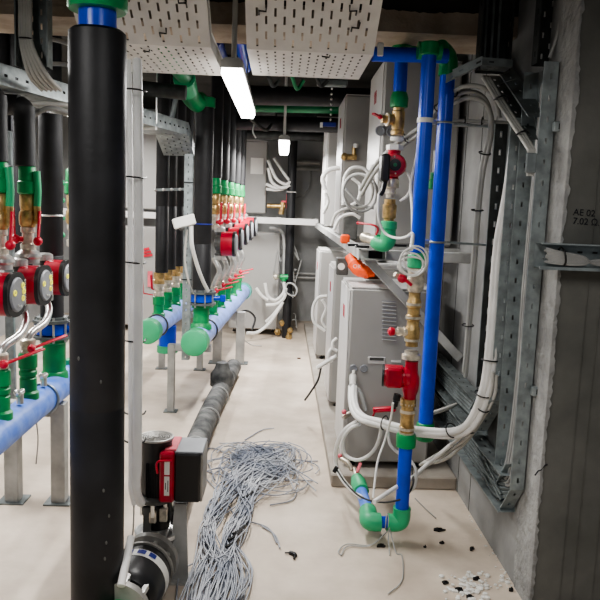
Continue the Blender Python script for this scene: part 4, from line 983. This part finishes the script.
m = MB().tube([at(376, 235, y=3.8), at(378, 229, y=3.8), at(373, 225, y=3.8), at(358, 223, y=3.85)], .006, 8, 4); m.ball(at(358, 223, y=3.85), .009, 8); m.build('red_lever', REDL, t)

# orange funnel and dark box hanging beneath the shelf corner
t = thing('orange_collar', 'orange plastic collar with white print under the shelf corner', 'collar', at(352, 268, y=4.35))
c = [at(350, 256, y=4.4), at(354, 263, y=4.37), at(359, 269, y=4.35), at(366, 272, y=4.33), at(374, 272, y=4.33)]
MB().tube(c, [.035, .045, .045, .04, .03], 16, 5).build('collar', ORANGE, t)
text('white_print', 'OK', at(357, 266.5, y=4.27), (1, 0, 0), (0, 0, 1), .035, LABEL, t)
c = at(342, 266, y=4.45); t = thing('dark_control_box', 'small dark grey box with round white spot under the shelf corner', 'box', c)
MB().box(c, (.075, .08, .11), bev=.006).build('case', DGREY, t); MB().cyl(c+V((-.008, -.045, 0)), c+V((-.008, -.03, 0)), .022, n=18).build('white_spot', LABEL, t)
c = at(345, 239, y=4.65); o = MB().box(c, (.06, .06, .06), bev=.01).build('orange_plug', ORANGE); tag(o, 'small orange plug lying on the shelf edge', 'plug')
c = at(372, 274, y=4.5); o = MB().box(c, (.12, .1, .06), bev=.01).build('brown_valve_block', mat('rusty_brown', (.12, .05, .02), .6)); tag(o, 'rust-brown fitting under the shelf beside the orange collar', 'fitting')
for i, (px, py, w_) in enumerate(((362, 251, .08), (353, 243.5, .06), (390, 252, .2))):
    c = at(px, py, y=4.02+.15*i); o = MB().box((c.x, c.y, SZ+.042), (w_, .03, .015), bev=.003).build('rubber_pad', BLK); tag(o, 'black rubber pad on the front end of the steel shelf, '+['middle', 'left', 'right'][i], 'pad', 'black rubber pads on the shelf')

# ================================================================== RIGHT WALL TRAYS
XW = RW-.012
GV = dict(cw=.03, cl=.085, sw=.008, sl=.022)
def wall_tray(name, segs, width_dir_fn, W, hd, Hh, label, m_=GALV, **kw):
    pass
# tray 1: nearest vertical
t = thing('vertical_tray', 'nearest vertical galvanised tray at the wall corner, from floor tray to ceiling', 'cable tray', (XW, 2.88, .4), 'galvanised wall trays')
m = MB(); m.tray((XW, 2.885, .47), (XW, 2.885, 2.27), (0, 1, 0), .23, (-1, 0, 0), .058, **GV); m.build('channel', GALV, t)
m = MB(); m.tray((XW, 2.885, .47), (XW, 3.0, .33), (0, .5, .5), .12, (-1, 0, 0), .058, **GV); m.build('bottom_bend', GALV, t)
c = MB()
for k_ in range(5): c.tube([(XW-.012-.006*(k_ % 2), 2.92+.026*k_, 2.2), (XW-.02, 2.93+.026*k_, 1.4), (XW-.016, 2.915+.03*k_, .9), (XW-.03, 2.94+.03*k_, .5), (XW-.03, 3.1+.04*k_, .42)], .007, 6, 6)
c.build('tray_cables', CBLG, t)
# tray 2: second vertical, bends to a sloping run
t = thing('vertical_tray', 'second vertical galvanised tray whose foot bends away into the higher wall tray', 'cable tray', (XW, 3.14, .7), 'galvanised wall trays')
m = MB(); m.tray((XW-.035, 3.14, .80), (XW-.035, 3.14, 2.08), (0, 1, 0), .24, (-1, 0, 0), .06, **GV); m.build('channel', GALV, t)
m = MB(); m.perf((XW-.035, 3.376, .80), (-1, 0, 0), (0, 0, 1), .06, 1.28, .036, .085, .012, .03, edge=.004); m.build('rear_flange_shade', GALVX, t)  # dark sheet over the far flange, its shadow put into the colour
m = MB(); m.tray((XW-.03, 3.13, .80), (XW-.03, 3.36, .58), (0, .7, .72), .12, (-1, 0, 0), .07, **GV); m.build('bottom_bend', GALV, t)
sa, sb = at(543, 140, x=XW-.004), at(500, 76, x=XW-.004); sd_ = (sb-sa).normalized()
m = MB(); m.tray(sa, sb, (0, -sd_.z, sd_.y), .10, (-1, 0, 0), .085, **GV); m.build('sloping_run', GALVD, t)
c = MB()
for k_ in range(3):
    o_ = (k_-1)*3.0
    c.tube([at(486+o_, 78, y=3.36), at(505+o_, 109, y=3.15), at(529+o_*.9, 146, y=2.88), at(531+o_*.7, 154, y=2.86), at(530+o_*.7, 176, y=2.86)], .0075, 8, 3)
c.build('diagonal_cables', WHITEG, t)
for q in ((499, 99, 3.2), (521, 134, 2.95)): MB().tube([at(q[0]-5, q[1]+1, y=q[2]), at(q[0], q[1]-2, y=q[2]-.03), at(q[0]+6, q[1]-3, y=q[2]), at(q[0]+9, q[1]+2, y=q[2])], .004, 6, 3).build('cable_tie', BLK, t)
MB().box(at(531, 163, y=2.845), (.042, .012, .08), bev=.004).build('cable_clip', GALV, t)
# low horizontal trays along the wall
t = thing('horizontal_tray', 'lowest horizontal galvanised tray full of grey cables along the right wall', 'cable tray', (XW, 3.0, .4), 'galvanised wall trays')
m = MB(); m.tray((XW, 2.97, .33), (XW, 7.0, .38), (0, 0, 1), .17, (-1, 0, 0), .075, **GV); m.build('channel', GALV, t)
c = MB()
for k_ in range(7): c.tube([(XW-.02, 2.99, .40+.015*k_), (XW-.05, 3.1+.01*k_, .36+.02*k_), (XW-.03, 3.5, .35+.022*k_), (XW-.025, 5, .37+.02*k_), (XW-.025, 6.8, .38+.02*k_)], .009, 6, 8)
for k_ in range(12):
    a = V((XW-.05, 2.98+random.random()*.35, .36+random.random()*.12)); c.tube([a, a+V((-.02, .05, .04)), a+V((0, .1, .01))], .006, 5, 4)
c.build('tray_cables', GALVD, t)
t = thing('horizontal_tray', 'upper horizontal galvanised tray along the right wall, below the white cable bundle', 'cable tray', (XW, 3.4, .6), 'galvanised wall trays')
m = MB(); m.tray((XW-.03, 3.34, .56), (XW-.03, 7.0, .62), (0, 0, 1), .17, (-1, 0, 0), .075, **GV); m.build('channel', GALVD, t)
c = MB()
for k_ in range(5): c.tube([(XW-.05, 3.4, .60+.022*k_), (XW-.06, 4.2, .60+.02*k_), (XW-.05, 6.8, .64+.02*k_)], .010, 6, 6)
c.build('tray_cables', GALVD, t)
# trays dropping from the ceiling
t = thing('ceiling_drop_tray', 'dark open tray dropping from the ceiling beside the blue pipes', 'cable tray', (1, 3.3, 2.35), 'ceiling drop trays at the right')
xa, xb = at(479, 40, y=3.3).x, at(509, 40, y=3.3).x
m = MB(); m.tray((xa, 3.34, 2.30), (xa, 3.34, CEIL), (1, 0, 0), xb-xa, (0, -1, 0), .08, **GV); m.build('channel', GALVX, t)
c = MB()
for k_ in range(3): c.tube([(xa+.03+.03*k_, 3.32, CEIL), (xa+.03+.03*k_, 3.31, 2.6), (xa+.025+.03*k_, 3.28, 2.36)], .006, 6, 5)
c.build('tray_cables', GALVD, t)
m = MB(); m.tray((xa-.13, 3.22, 2.25), (xa+.0, 3.22, 2.315), (0, 1, 0), .13, (0, 0, 1), .035, **GV); m.build('landing_bend', GALV, t)
m = MB(); m.tray((xa, 3.22, 2.315), (xb+.0, 3.22, 2.31), (0, 1, 0), .13, (0, 0, 1), .03, **GV); m.build('landing', GALVD, t)
t = thing('ceiling_drop_tray', 'dark tray with two pale cables dropping from the ceiling at the wall corner', 'cable tray', (1.05, 3.0, 2.35), 'ceiling drop trays at the right')
xa, xb = at(538, 40, y=2.98).x, at(566, 40, y=2.98).x
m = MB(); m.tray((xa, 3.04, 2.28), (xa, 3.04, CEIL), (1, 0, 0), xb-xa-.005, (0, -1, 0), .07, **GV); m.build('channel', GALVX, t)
c = MB(); c.tube([(xb-.03, 2.98, CEIL), (xb-.032, 2.97, 2.6), (xb-.04, 2.965, 2.42), (xb-.07, 2.96, 2.3)], .007, 6, 6); c.tube([(xb-.012, 2.98, CEIL), (xb-.012, 2.97, 2.35)], .006, 6, 1); c.build('pale_cables', CBLG, t)
m = MB(); m.add([(xa-.12, 2.95, 2.20), (xb-.01, 2.93, 2.27), (xb-.01, 3.12, 2.29), (xa-.1, 3.15, 2.22)], [(0, 1, 2, 3)]); m.build('folded_sheet', GALVD, t)
# tray end on the pillar face, spilling cables
t = thing('pillar_tray', 'short horizontal tray on the concrete pillar filled with grey cables', 'cable tray', (1.3, 2.68, 1.45))
x0 = at(536, 255, y=PY-.03).x; za, zb_ = at(570, 244, y=PY-.03).z, at(570, 268, y=PY-.03).z
m = MB(); m.perf((x0, PY-.012, zb_), (0, 0, 1), (1, 0, 0), za-zb_, 1.1, .03, .06, .008, .02); m.perf((x0, PY-.012, zb_), (0, -1, 0), (1, 0, 0), .07, 1.1, .03, .06, .008, .02); m.perf((x0, PY-.012, za), (0, -1, 0), (1, 0, 0), .07, 1.1, .03, .06, .008, .02)
m.bar((x0, PY-.082, za), (x0+1.1, PY-.082, za), .006, .006); m.bar((x0, PY-.082, zb_), (x0+1.1, PY-.082, zb_), .008, .012); m.build('channel', GALV, t)
c = MB()
for k_ in range(9):
    q = k_/8; c.tube([(x0+.02+.02*random.random(), 2.680, za-.02-.05*q), (x0+.07, 2.660, za-.03-.045*q), (x0+.16, 2.655, za-.045-.03*q), (x0+.3, 2.67, zb_+.012+.03*q), (x0+1.0, 2.68, zb_+.012+.04*q)], .0055, 6, 6)
c.build('tray_cables', CBLG, t)
k = MB(); k.ring((x0+.085, 2.665, (za+zb_)/2), (1, 0, .2), .035, .004, 14, 5); k.build('cable_tie', BLK, t)
# wall anchors
for i, (px, py) in enumerate(((562, 127), (538, 391))):
    c = at(px, py, y=2.86); c.x = min(c.x, RW-.005); t = thing('wall_anchor', ['upper', 'lower'][i]+' steel anchor rail end beside the nearest vertical tray', 'bracket', c, 'anchor rail ends')
    MB().box(c, (.04, .03, .04), bev=.003).build('rail_end', GALV, t); MB().box(c+V((.008, -.016, 0)), (.022, .003, .022)).build('hollow', DARK, t)
# handwriting on pillar
for i, (s_, px, py) in enumerate((('AE 02', 584, 213), ('7.02 Ω.', 586, 222))):
    o = text('handwriting', s_, V((at(px, py, y=PY).x, PY-.0025, at(px, py, y=PY).z)), (1, 0, -.03), (.05, 0, 1), .036, INK); tag(o, ['upper', 'lower'][i]+' line of black handwriting on the concrete pillar', 'handwriting')
o = MB().tube([(x0+.05+a*.012, PY-.004, .62+a*.012+(.004 if a % 2 else -.004)) for a in range(5)], .003, 5, 1).build('dashed_mark', INK); o.location = (.03, 0, -.02); tag(o, 'small black dashed mark low on the concrete pillar', 'mark')

# ================================================================== CABLE BUNDLES ON THE RIGHT
def cable(name, pts, r, m_, label, cat='cable', group=None, sub=8, n=10, tie=None):
    P = [at(a, b, y=c) for a, b, c in pts]
    if tie is None:
        o = MB().tube(P, r, n, sub).build(name, m_); tag(o, label, cat, group); return o
    t = thing(name, label, cat, P[0], group)
    return t, P
def bundle(name, pts, offs, r, m_, label, ties_at=(), part='cable', R=None):
    P = [at(a, b, y=c) for a, b, c in pts]; t = thing(name, label, 'cable', P[0])
    for (ox, oy, oz) in offs: MB().tube([p+V((ox, oy, oz)) for p in P], r, 10, 8).build(part, m_, t)
    for i, f in ties_at:
        c = P[i].lerp(P[i+1], f); MB().ring(c+V(offs[0])*.5, P[i+1]-P[i], R or r*2, .0035, 18, 5).build('cable_tie', BLK, t)
    return t
# white bundle from the cabinet over the pump column and up the wall
bundle('white_cable_bundle', [(353, 384, 4.02), (353, 398, 3.9), (356, 410, 3.75), (364, 417.5, 3.6), (378, 421, 3.5), (400, 427, 3.42), (425, 430, 3.38), (450, 431, 3.3), (466, 425, 3.22), (478, 408, 3.18), (487, 380, 3.15), (492, 340, 3.16), (495, 300, 3.18), (500, 240, 3.2), (509, 190, 3.2), (516, 140, 3.2)],
       [(0, 0, 0), (.016, -.004, -.024), (-.012, .006, -.016), (.012, .012, -.004)], .0155, WHITE, 'thick white cable bundle sweeping from the near cabinet past the pump up the wall', [(4, .3), (7, .1), (9, .5), (10, .5)], R=.036)
t = thing('cabinet_plug', 'grey cable plug on the gland of the nearest lower cabinet', 'plug', at(353, 378, y=4.08))
MB().tube([at(354, 371, y=4.1), at(353, 378, y=4.06), at(353, 386, y=4.01)], [.012, .024, .022], 14, 4).build('plug_body', WHITEG, t); MB().tube([at(351, 385, y=4.0), at(360, 392, y=4.0), at(366, 411, y=3.95)], .012, 8, 4).build('grey_strap', CBLG, t)
bundle('grey_conduit_pair', [(420, 465, 3.7), (441, 452, 3.5), (462, 436, 3.3), (476, 420, 3.22), (490, 395, 3.14), (493, 372, 3.12)], [(0, 0, 0), (.018, 0, -.014)], .0085, WHITEG, 'pair of grey cables running up beside the white bundle to the wall tray', [(2, .5), (3, .5)], R=.03)
cable('grey_cable', [(424, 463, 3.6), (440, 461, 3.5), (455, 452, 3.4), (475, 430, 3.3), (488, 404, 3.25)], .010, WHITEG, 'pale cable curving below the white bundle toward the wall')
cable('grey_cable', [(430, 414, 3.7), (445, 409, 3.75), (458, 404, 3.9)], .012, WHITEG, 'pale cable end emerging left of the wall tray')
cable('grey_conduit', [(374, 502, 3.15), (395, 488, 3.3), (412, 478, 3.42), (430, 462, 3.5), (452, 444, 3.4)], .011, WHITE, 'straight white cable crossing behind the blue drop pipe to the floor elbow')
# loops left of the column
cable('white_cable_loop', [(358, 421, 3.75), (345, 430, 3.8), (337, 445, 3.85), (336, 465, 3.88), (343, 480, 3.8), (352, 490, 3.7), (362, 498, 3.5)], .0125, WHITE, 'outer white cable looping down to the floor left of the cabinet')
cable('white_cable_loop', [(360, 424, 3.7), (350, 429, 3.75), (343, 440, 3.8), (345, 454, 3.82), (356, 460, 3.75), (368, 456, 3.7), (377, 445, 3.65), (381, 430, 3.6), (378, 424, 3.58)], .010, WHITE, 'inner round white cable loop in front of the near cabinet')
cable('white_wire', [(393, 403, 3.25), (391, 418, 3.3), (385, 440, 3.35), (378, 460, 3.3), (375, 480, 3.25), (373, 498, 3.2)], .0055, WHITE, 'thin white wire from the red pump plug to the floor elbow')
cable('white_wire', [(388, 432, 3.5), (390, 444, 3.5), (397, 452, 3.5), (408, 458, 3.45), (416, 470, 3.4), (415, 485, 3.4), (409, 492, 3.4)], .008, WHITE, 'white cable arcing behind the green socket of the blue drop pipe')
cable('dark_cable', [(337, 470, 3.75), (345, 482, 3.6), (358, 495, 3.45), (372, 501, 3.35), (388, 502, 3.3), (405, 497, 3.3), (413, 484, 3.35), (412, 470, 3.5)], .005, CBLD, 'dark cable sagging across the blue floor pipe')
bundle('lever_clip', [(337, 467, 3.74), (334, 472, 3.74)], [(0, 0, 0)], .012, BLK, 'small black clip on the outer white cable loop')
t = thing('red_tap_handle', 'red tap lever low on the nearest cabinet behind the white bundle', 'lever', at(384, 410, y=4.05))
m = MB().bar(at(373, 410, y=4.05), at(396, 408.5, y=4.05), .03, .03, bev=.006); m.build('grip', REDL, t); MB().tube([at(373, 416, y=4.06), at(377, 411, y=4.04), at(395, 411, y=4.03)], .006, 8, 4).build('rim', RED, t)
t = thing('small_tap', 'small grey tap with pink cap on the left edge of the cabinet', 'tap', at(346, 415, y=4.0)); MB().cyl(at(343, 418, y=4.0), at(352, 412, y=4.04), .014, n=10).build('stem', NICK, t); MB().ball(at(344, 412, y=4.0), .016, 10).build('cap', PINK, t)
t = thing('small_tap', 'small nickel tap with pink cap by the foot of the floor pipe', 'tap', at(344, 462, y=3.9)); MB().tube([at(340, 458, y=3.92), at(348, 463, y=3.88), at(352, 470, y=3.85)], .014, 10, 4).build('stem', NICK, t); MB().ball(at(340, 456, y=3.92), .015, 10).build('cap', PINK, t)
# white wire coil on check valve
t = thing('wire_coil', 'coil of thin white wire hung over the green socket of the pump column', 'wire coil', at(413, 260, y=3.2))
for i, (cx_, cy_, ra, rb) in enumerate(((413, 262, 13, 14), (411, 264, 12, 11), (416, 259, 12, 13), (412, 266, 14, 9))):
    MB().tube([at(cx_+ra*math.cos(a*PI/6), cy_+rb*math.sin(a*PI/6), y=3.22+.01*i) for a in range(12)], .0045, 7, 4, closed=True).build('wire_turn', WHITE, t)
cable('white_wire', [(411, 250, 3.24), (413, 235, 3.3), (413, 215, 3.5), (412, 200, 3.6), (411, 185, 3.65), (415, 165, 3.7), (421, 140, 3.75), (428, 120, 3.8)], .010, WHITE, 'white wire climbing from the coil between the upper pump and blue pipe')
cable('white_wire', [(379, 194, 3.66), (378, 205, 3.66), (379, 220, 3.66), (385, 233, 3.66), (396, 238, 3.6), (406, 237, 3.45), (412, 233, 3.4)], .007, WHITE, 'white wire looping round the upper green elbow')
cable('white_wire', [(400, 201, 3.68), (407, 196, 3.66), (411, 186, 3.66), (409, 176, 3.68), (405, 171, 3.72)], .007, WHITE, 'short white wire loop right of the upper red pump')
# diagonal tied cables from blue pipe up to the tray, then down the wall
bundle('tied_grey_cables', [(360, 190, 4.15), (375, 165, 4.05), (395, 145, 3.95), (412, 133, 3.9), (432, 118, 3.75), (450, 100, 3.6), (466, 92, 3.5), (482, 96, 3.5), (490, 112, 3.52), (489, 135, 3.55), (482, 165, 3.6), (478, 200, 3.62), (474, 250, 3.65), (470, 300, 3.68), (466, 350, 3.7), (464, 372, 3.72)],
       [(0, 0, 0), (.010, 0, -.028)], .0115, TCG, 'two tied grey cables arching from the upper cabinet over and down the wall', [(2, .6), (3, .5), (4, .6), (9, .6), (11, .2), (13, .5)], R=.03)
bundle('tied_grey_cables', [(430, 118, 3.72), (446, 98, 3.58), (462, 87, 3.45), (482, 87, 3.4), (494, 98, 3.42), (500, 118, 3.44)], [(0, 0, 0)], .0105, TCG, 'upper grey cable arch just under the tray landing', [(0, .5), (1, .5)], R=.02)
bundle('horizontal_conduit', [(444, 120, 3.62), (470, 121, 3.6), (495, 122, 3.55), (512, 124, 3.5)], [(0, 0, 0), (0, 0, -.022)], .0095, TCG, 'two short horizontal grey conduits tied together above the wall', [(0, .8), (1, .5)], R=.022)
# cables inside the coil beside upper cabinet
t = thing('cable_coil', 'large loose coil of grey and white cable between the upper cabinets', 'cable coil', at(360, 190, y=4.2))
for i, (cx_, cy_, ra, rb) in enumerate(((360, 193, 17, 19), (358, 191, 15, 17))):
    MB().tube([at(cx_+ra*math.cos(a*PI/6), cy_+rb*math.sin(a*PI/6), y=4.22+.03*i+.04*math.sin(a)) for a in range(12)], .0085, 8, 5, closed=True).build('cable_turn', [CBLG, WHITEG][i], t)
for i, pts in enumerate(([(343, 205), (344, 180), (352, 168), (366, 170), (372, 185)], [(325, 190), (323, 178), (329, 170), (340, 168)], [(331, 226), (336, 214), (348, 208), (356, 210)], [(334, 230), (340, 218), (352, 214), (360, 218)],
                         [(345, 188), (352, 196), (362, 206), (374, 208)], [(352, 178), (360, 186), (358, 200), (350, 206)], [(325, 193), (328, 202), (323, 214)], [(372, 165), (374, 185), (378, 205)])):
    cable('loose_cable', [(a, b, 4.3+.1*(i % 3)) for a, b in pts], .010 if i != 1 else .014, [WHITE, WHITE, WHITEG, WHITE, CBLG, WHITE, WHITE, WHITE][i], 'loose pale cable snaking between the upper cabinets', group='loose cables between the upper cabinets')
# cables between lower cabinets
for i, (pts, y_) in enumerate((([(327, 296), (318, 298), (313, 308), (314, 322), (325, 331)], 5.25), ([(337, 338), (333, 342), (333, 348), (337, 351)], 4.95), ([(337, 356), (328, 361), (317, 368)], 5.0), ([(334, 345), (328, 355), (332, 362)], 5.0), ([(322, 300), (326, 308), (322, 320), (326, 328)], 6.3))):
    cable('white_cable', [(a, b, y_) for a, b in pts], .012 if i != 2 else .016, WHITE, 'white cable bulging out between the lower cabinets', group='white cables between the lower cabinets')
cable('dark_cable', [(321, 368, 5.1), (318, 380, 5.15), (312, 390, 5.2), (305, 400, 5.3)], .008, CBLD, 'dark cable tail reaching to the floor left of the cabinets')

# ================================================================== FLOOR CABLE HEAP AND DEBRIS
rnd = random.Random(11)
m = MB()
def fl(px, py, z_=.01): return at(px, py, z=z_)
for k_ in range(84):
    u = rnd.random(); lane = rnd.choice((0, 0, 1, 1, 1))
    s0 = (rnd.uniform(172, 215), rnd.uniform(600, 640)) if lane == 0 else (rnd.uniform(195, 240), rnd.uniform(600, 640))
    mids = [(s0[0]+rnd.uniform(5, 20), 575+rnd.uniform(-10, 10)), (rnd.uniform(198, 216)+24*lane, 540+rnd.uniform(-12, 12)), (rnd.uniform(206, 222)+30*lane, 512+rnd.uniform(-8, 8)), (rnd.uniform(216, 232)+28*lane, 490+rnd.uniform(-8, 8)), (rnd.uniform(228, 246)+22*lane, 470+rnd.uniform(-10, 10))]
    tail = [(rnd.uniform(236, 290), rnd.uniform(448, 478)), (rnd.uniform(225, 295), rnd.uniform(444, 470))]
    if rnd.random() < .4: tail.append((rnd.uniform(215, 300), rnd.uniform(438, 492)))
    if rnd.random() < .12: tail.append((rnd.uniform(210, 318), rnd.uniform(430, 500)))
    pts = [fl(a, b, .006+rnd.random()*.05) for a, b in [s0]+mids[:rnd.randint(3, 5)]+tail]
    m.tube(pts, .0038, 5, 5)
for k_ in range(46):
    cx_, cy_ = rnd.uniform(228, 285), rnd.uniform(452, 482); ra, rb = rnd.uniform(14, 36), rnd.uniform(6, 18); a0 = rnd.random()*6
    m.tube([fl(cx_+ra*math.cos(a0+a*.55), cy_+rb*math.sin(a0+a*.55), .006+rnd.random()*.045) for a in range(rnd.randint(5, 9))], .0036, 5, 5)
for pts in ([(203, 475), (225, 500), (236, 518)], [(262, 526), (275, 535), (280, 548)], [(245, 440), (262, 430), (274, 428)], [(290, 468), (300, 462), (318, 461)], [(285, 480), (300, 480), (313, 481)], [(230, 455), (212, 448), (206, 455), (215, 480)], [(270, 505), (292, 500), (298, 488)], [(245, 520), (268, 528), (277, 543)]):
    m.tube([fl(a, b, .008) for a, b in pts], .0042, 5, 6)
o = m.build('cable_heap', HEAP); tag(o, 'heap of tangled bluish grey cables strewn on the floor in the middle', 'cables', kind='stuff')
m = MB()
for px, py in ((233, 534), (228, 540), (243, 498), (226, 547)): p = fl(px, py, .05); m.tube([p, p+V((.03, .04, .0)), p+V((.05, .09, 0))], .008, 6, 3)
o = m.build('black_tape_wraps', BLK); tag(o, 'black tape wrapped round parts of the cable heap', 'tape', kind='stuff')
def chip(px, py, s_, label, rot=0):
    s_ *= .72
    p = fl(px, py, .004); n = rnd.randint(6, 8); poly = [(s_*(.5+rnd.random()*.6)*math.cos(2*PI*i/n)*1.3, s_*(.4+rnd.random()*.6)*math.sin(2*PI*i/n)) for i in range(n)]
    c_, sn = math.cos(rot), math.sin(rot)
    mm = MB().prism([(a*c_-b*sn, a*sn+b*c_) for a, b in poly], (p.x, p.y, .0015), (1, 0, 0), (0, 1, 0), (0, 0, .008))
    mm.box((p.x+s_*.2, p.y, .012), (s_*.8, s_*.4, .008), Matrix.Rotation(rot, 3, 'Z'))
    o = mm.build('foam_scrap', BLK); tag(o, label, 'scrap', 'black foam scraps on the floor')
chip(439, 530, .035, 'black foam scrap right of the floor elbow')
chip(442, 543, .015, 'tiny black scrap just below the foam scrap by the elbow')
chip(445, 583, .022, 'black scrap nearest the white plaster crumbs')
chip(472, 549, .022, 'forked black scrap near the right wall', .9)
chip(459, 590, .03, 'black scrap among crumbs at the bottom edge'); chip(476, 579, .03, 'black scrap beside the right wall foot', .5); chip(511, 590, .02, 'small black scrap against the wall corner', 1.4)
chip(469, 597, .025, 'black scrap at the very bottom of the photo')
chip(381, 546, .03, 'dark flat scrap under the floor elbow', -.2)
chip(425, 547, .008, 'tiny dark speck on the floor before the elbow')
p = fl(291, 555, .008); m = MB().tube([p+V((-.03, .02, 0)), p+V((.0, .02, 0)), p+V((.018, 0, 0)), p+V((.014, -.035, 0))], [.004, .011, .012, .005], 8, 5); o = m.build('curved_scrap', BLK); tag(o, 'curved black scrap alone on the floor right of the cable heap', 'scrap')
c = fl(299, 358, .01); o = MB().box((c.x, c.y, .008), (.04, .02, .012), bev=.003).build('brown_scrap', mat('brown_chip', (.1, .04, .02))); tag(o, 'small brown scrap on the floor far down the aisle', 'scrap')
m = MB()
for k_ in range(120):
    p = fl(rnd.gauss(472, 15), rnd.gauss(587, 7), .003); m.ball((p.x, p.y, .004), rnd.uniform(.004, .015), 6, (1, 1, .6))
for k_ in range(50):
    t_ = rnd.random(); p = fl(455+58*t_+rnd.uniform(-6, 2), 478+112*t_, .003); m.ball((p.x, p.y, .003), rnd.uniform(.002, .006), 6, (1, 1, .6))
o = m.build('plaster_crumbs', LABEL); tag(o, 'white plaster crumbs scattered along the foot of the right wall', 'crumbs', kind='stuff')
o = MB().tube([fl(415, 498), fl(425, 508), fl(436, 518)], .003, 5, 4).build('thin_twig_wire', CBLG); tag(o, 'short thin wire on the floor right of the blue drop pipe', 'wire')
o = MB().tube([fl(244, 340), fl(252, 345), fl(262, 346)], .005, 5, 4).build('thin_floor_wire', CBLG); tag(o, 'thin wire on the floor in front of the far lower cabinet', 'wire')
o = MB().tube([at(36, 418, y=3.7), at(38, 440, y=3.7), at(36, 464, y=3.7)], .004, 6, 5).build('hanging_wire', CBLG); tag(o, 'thin grey wire hanging from the left blue pipe between the stand legs', 'wire')
o = MB().tube([at(240, 312, y=8.6), at(248, 311, y=8.6), at(255, 318, y=8.6), at(252, 330, y=8.5)], .014, 6, 5).build('dark_cable', CBLD); tag(o, 'dark cable arching in front of the far lower cabinet', 'cable')
o = MB().tube([at(247, 333, y=8.4), at(258, 332, y=8.5), at(270, 322, y=8.6), at(282, 304, y=8.65)], .02, 8, 6).build('white_hose', WHITE); tag(o, 'white hose sweeping across the floor at the foot of the far cabinet', 'hose')

SC.view_settings.view_transform = 'AgX'
SC.view_settings.look = 'AgX - Medium High Contrast'
SC.view_settings.exposure = 0.25
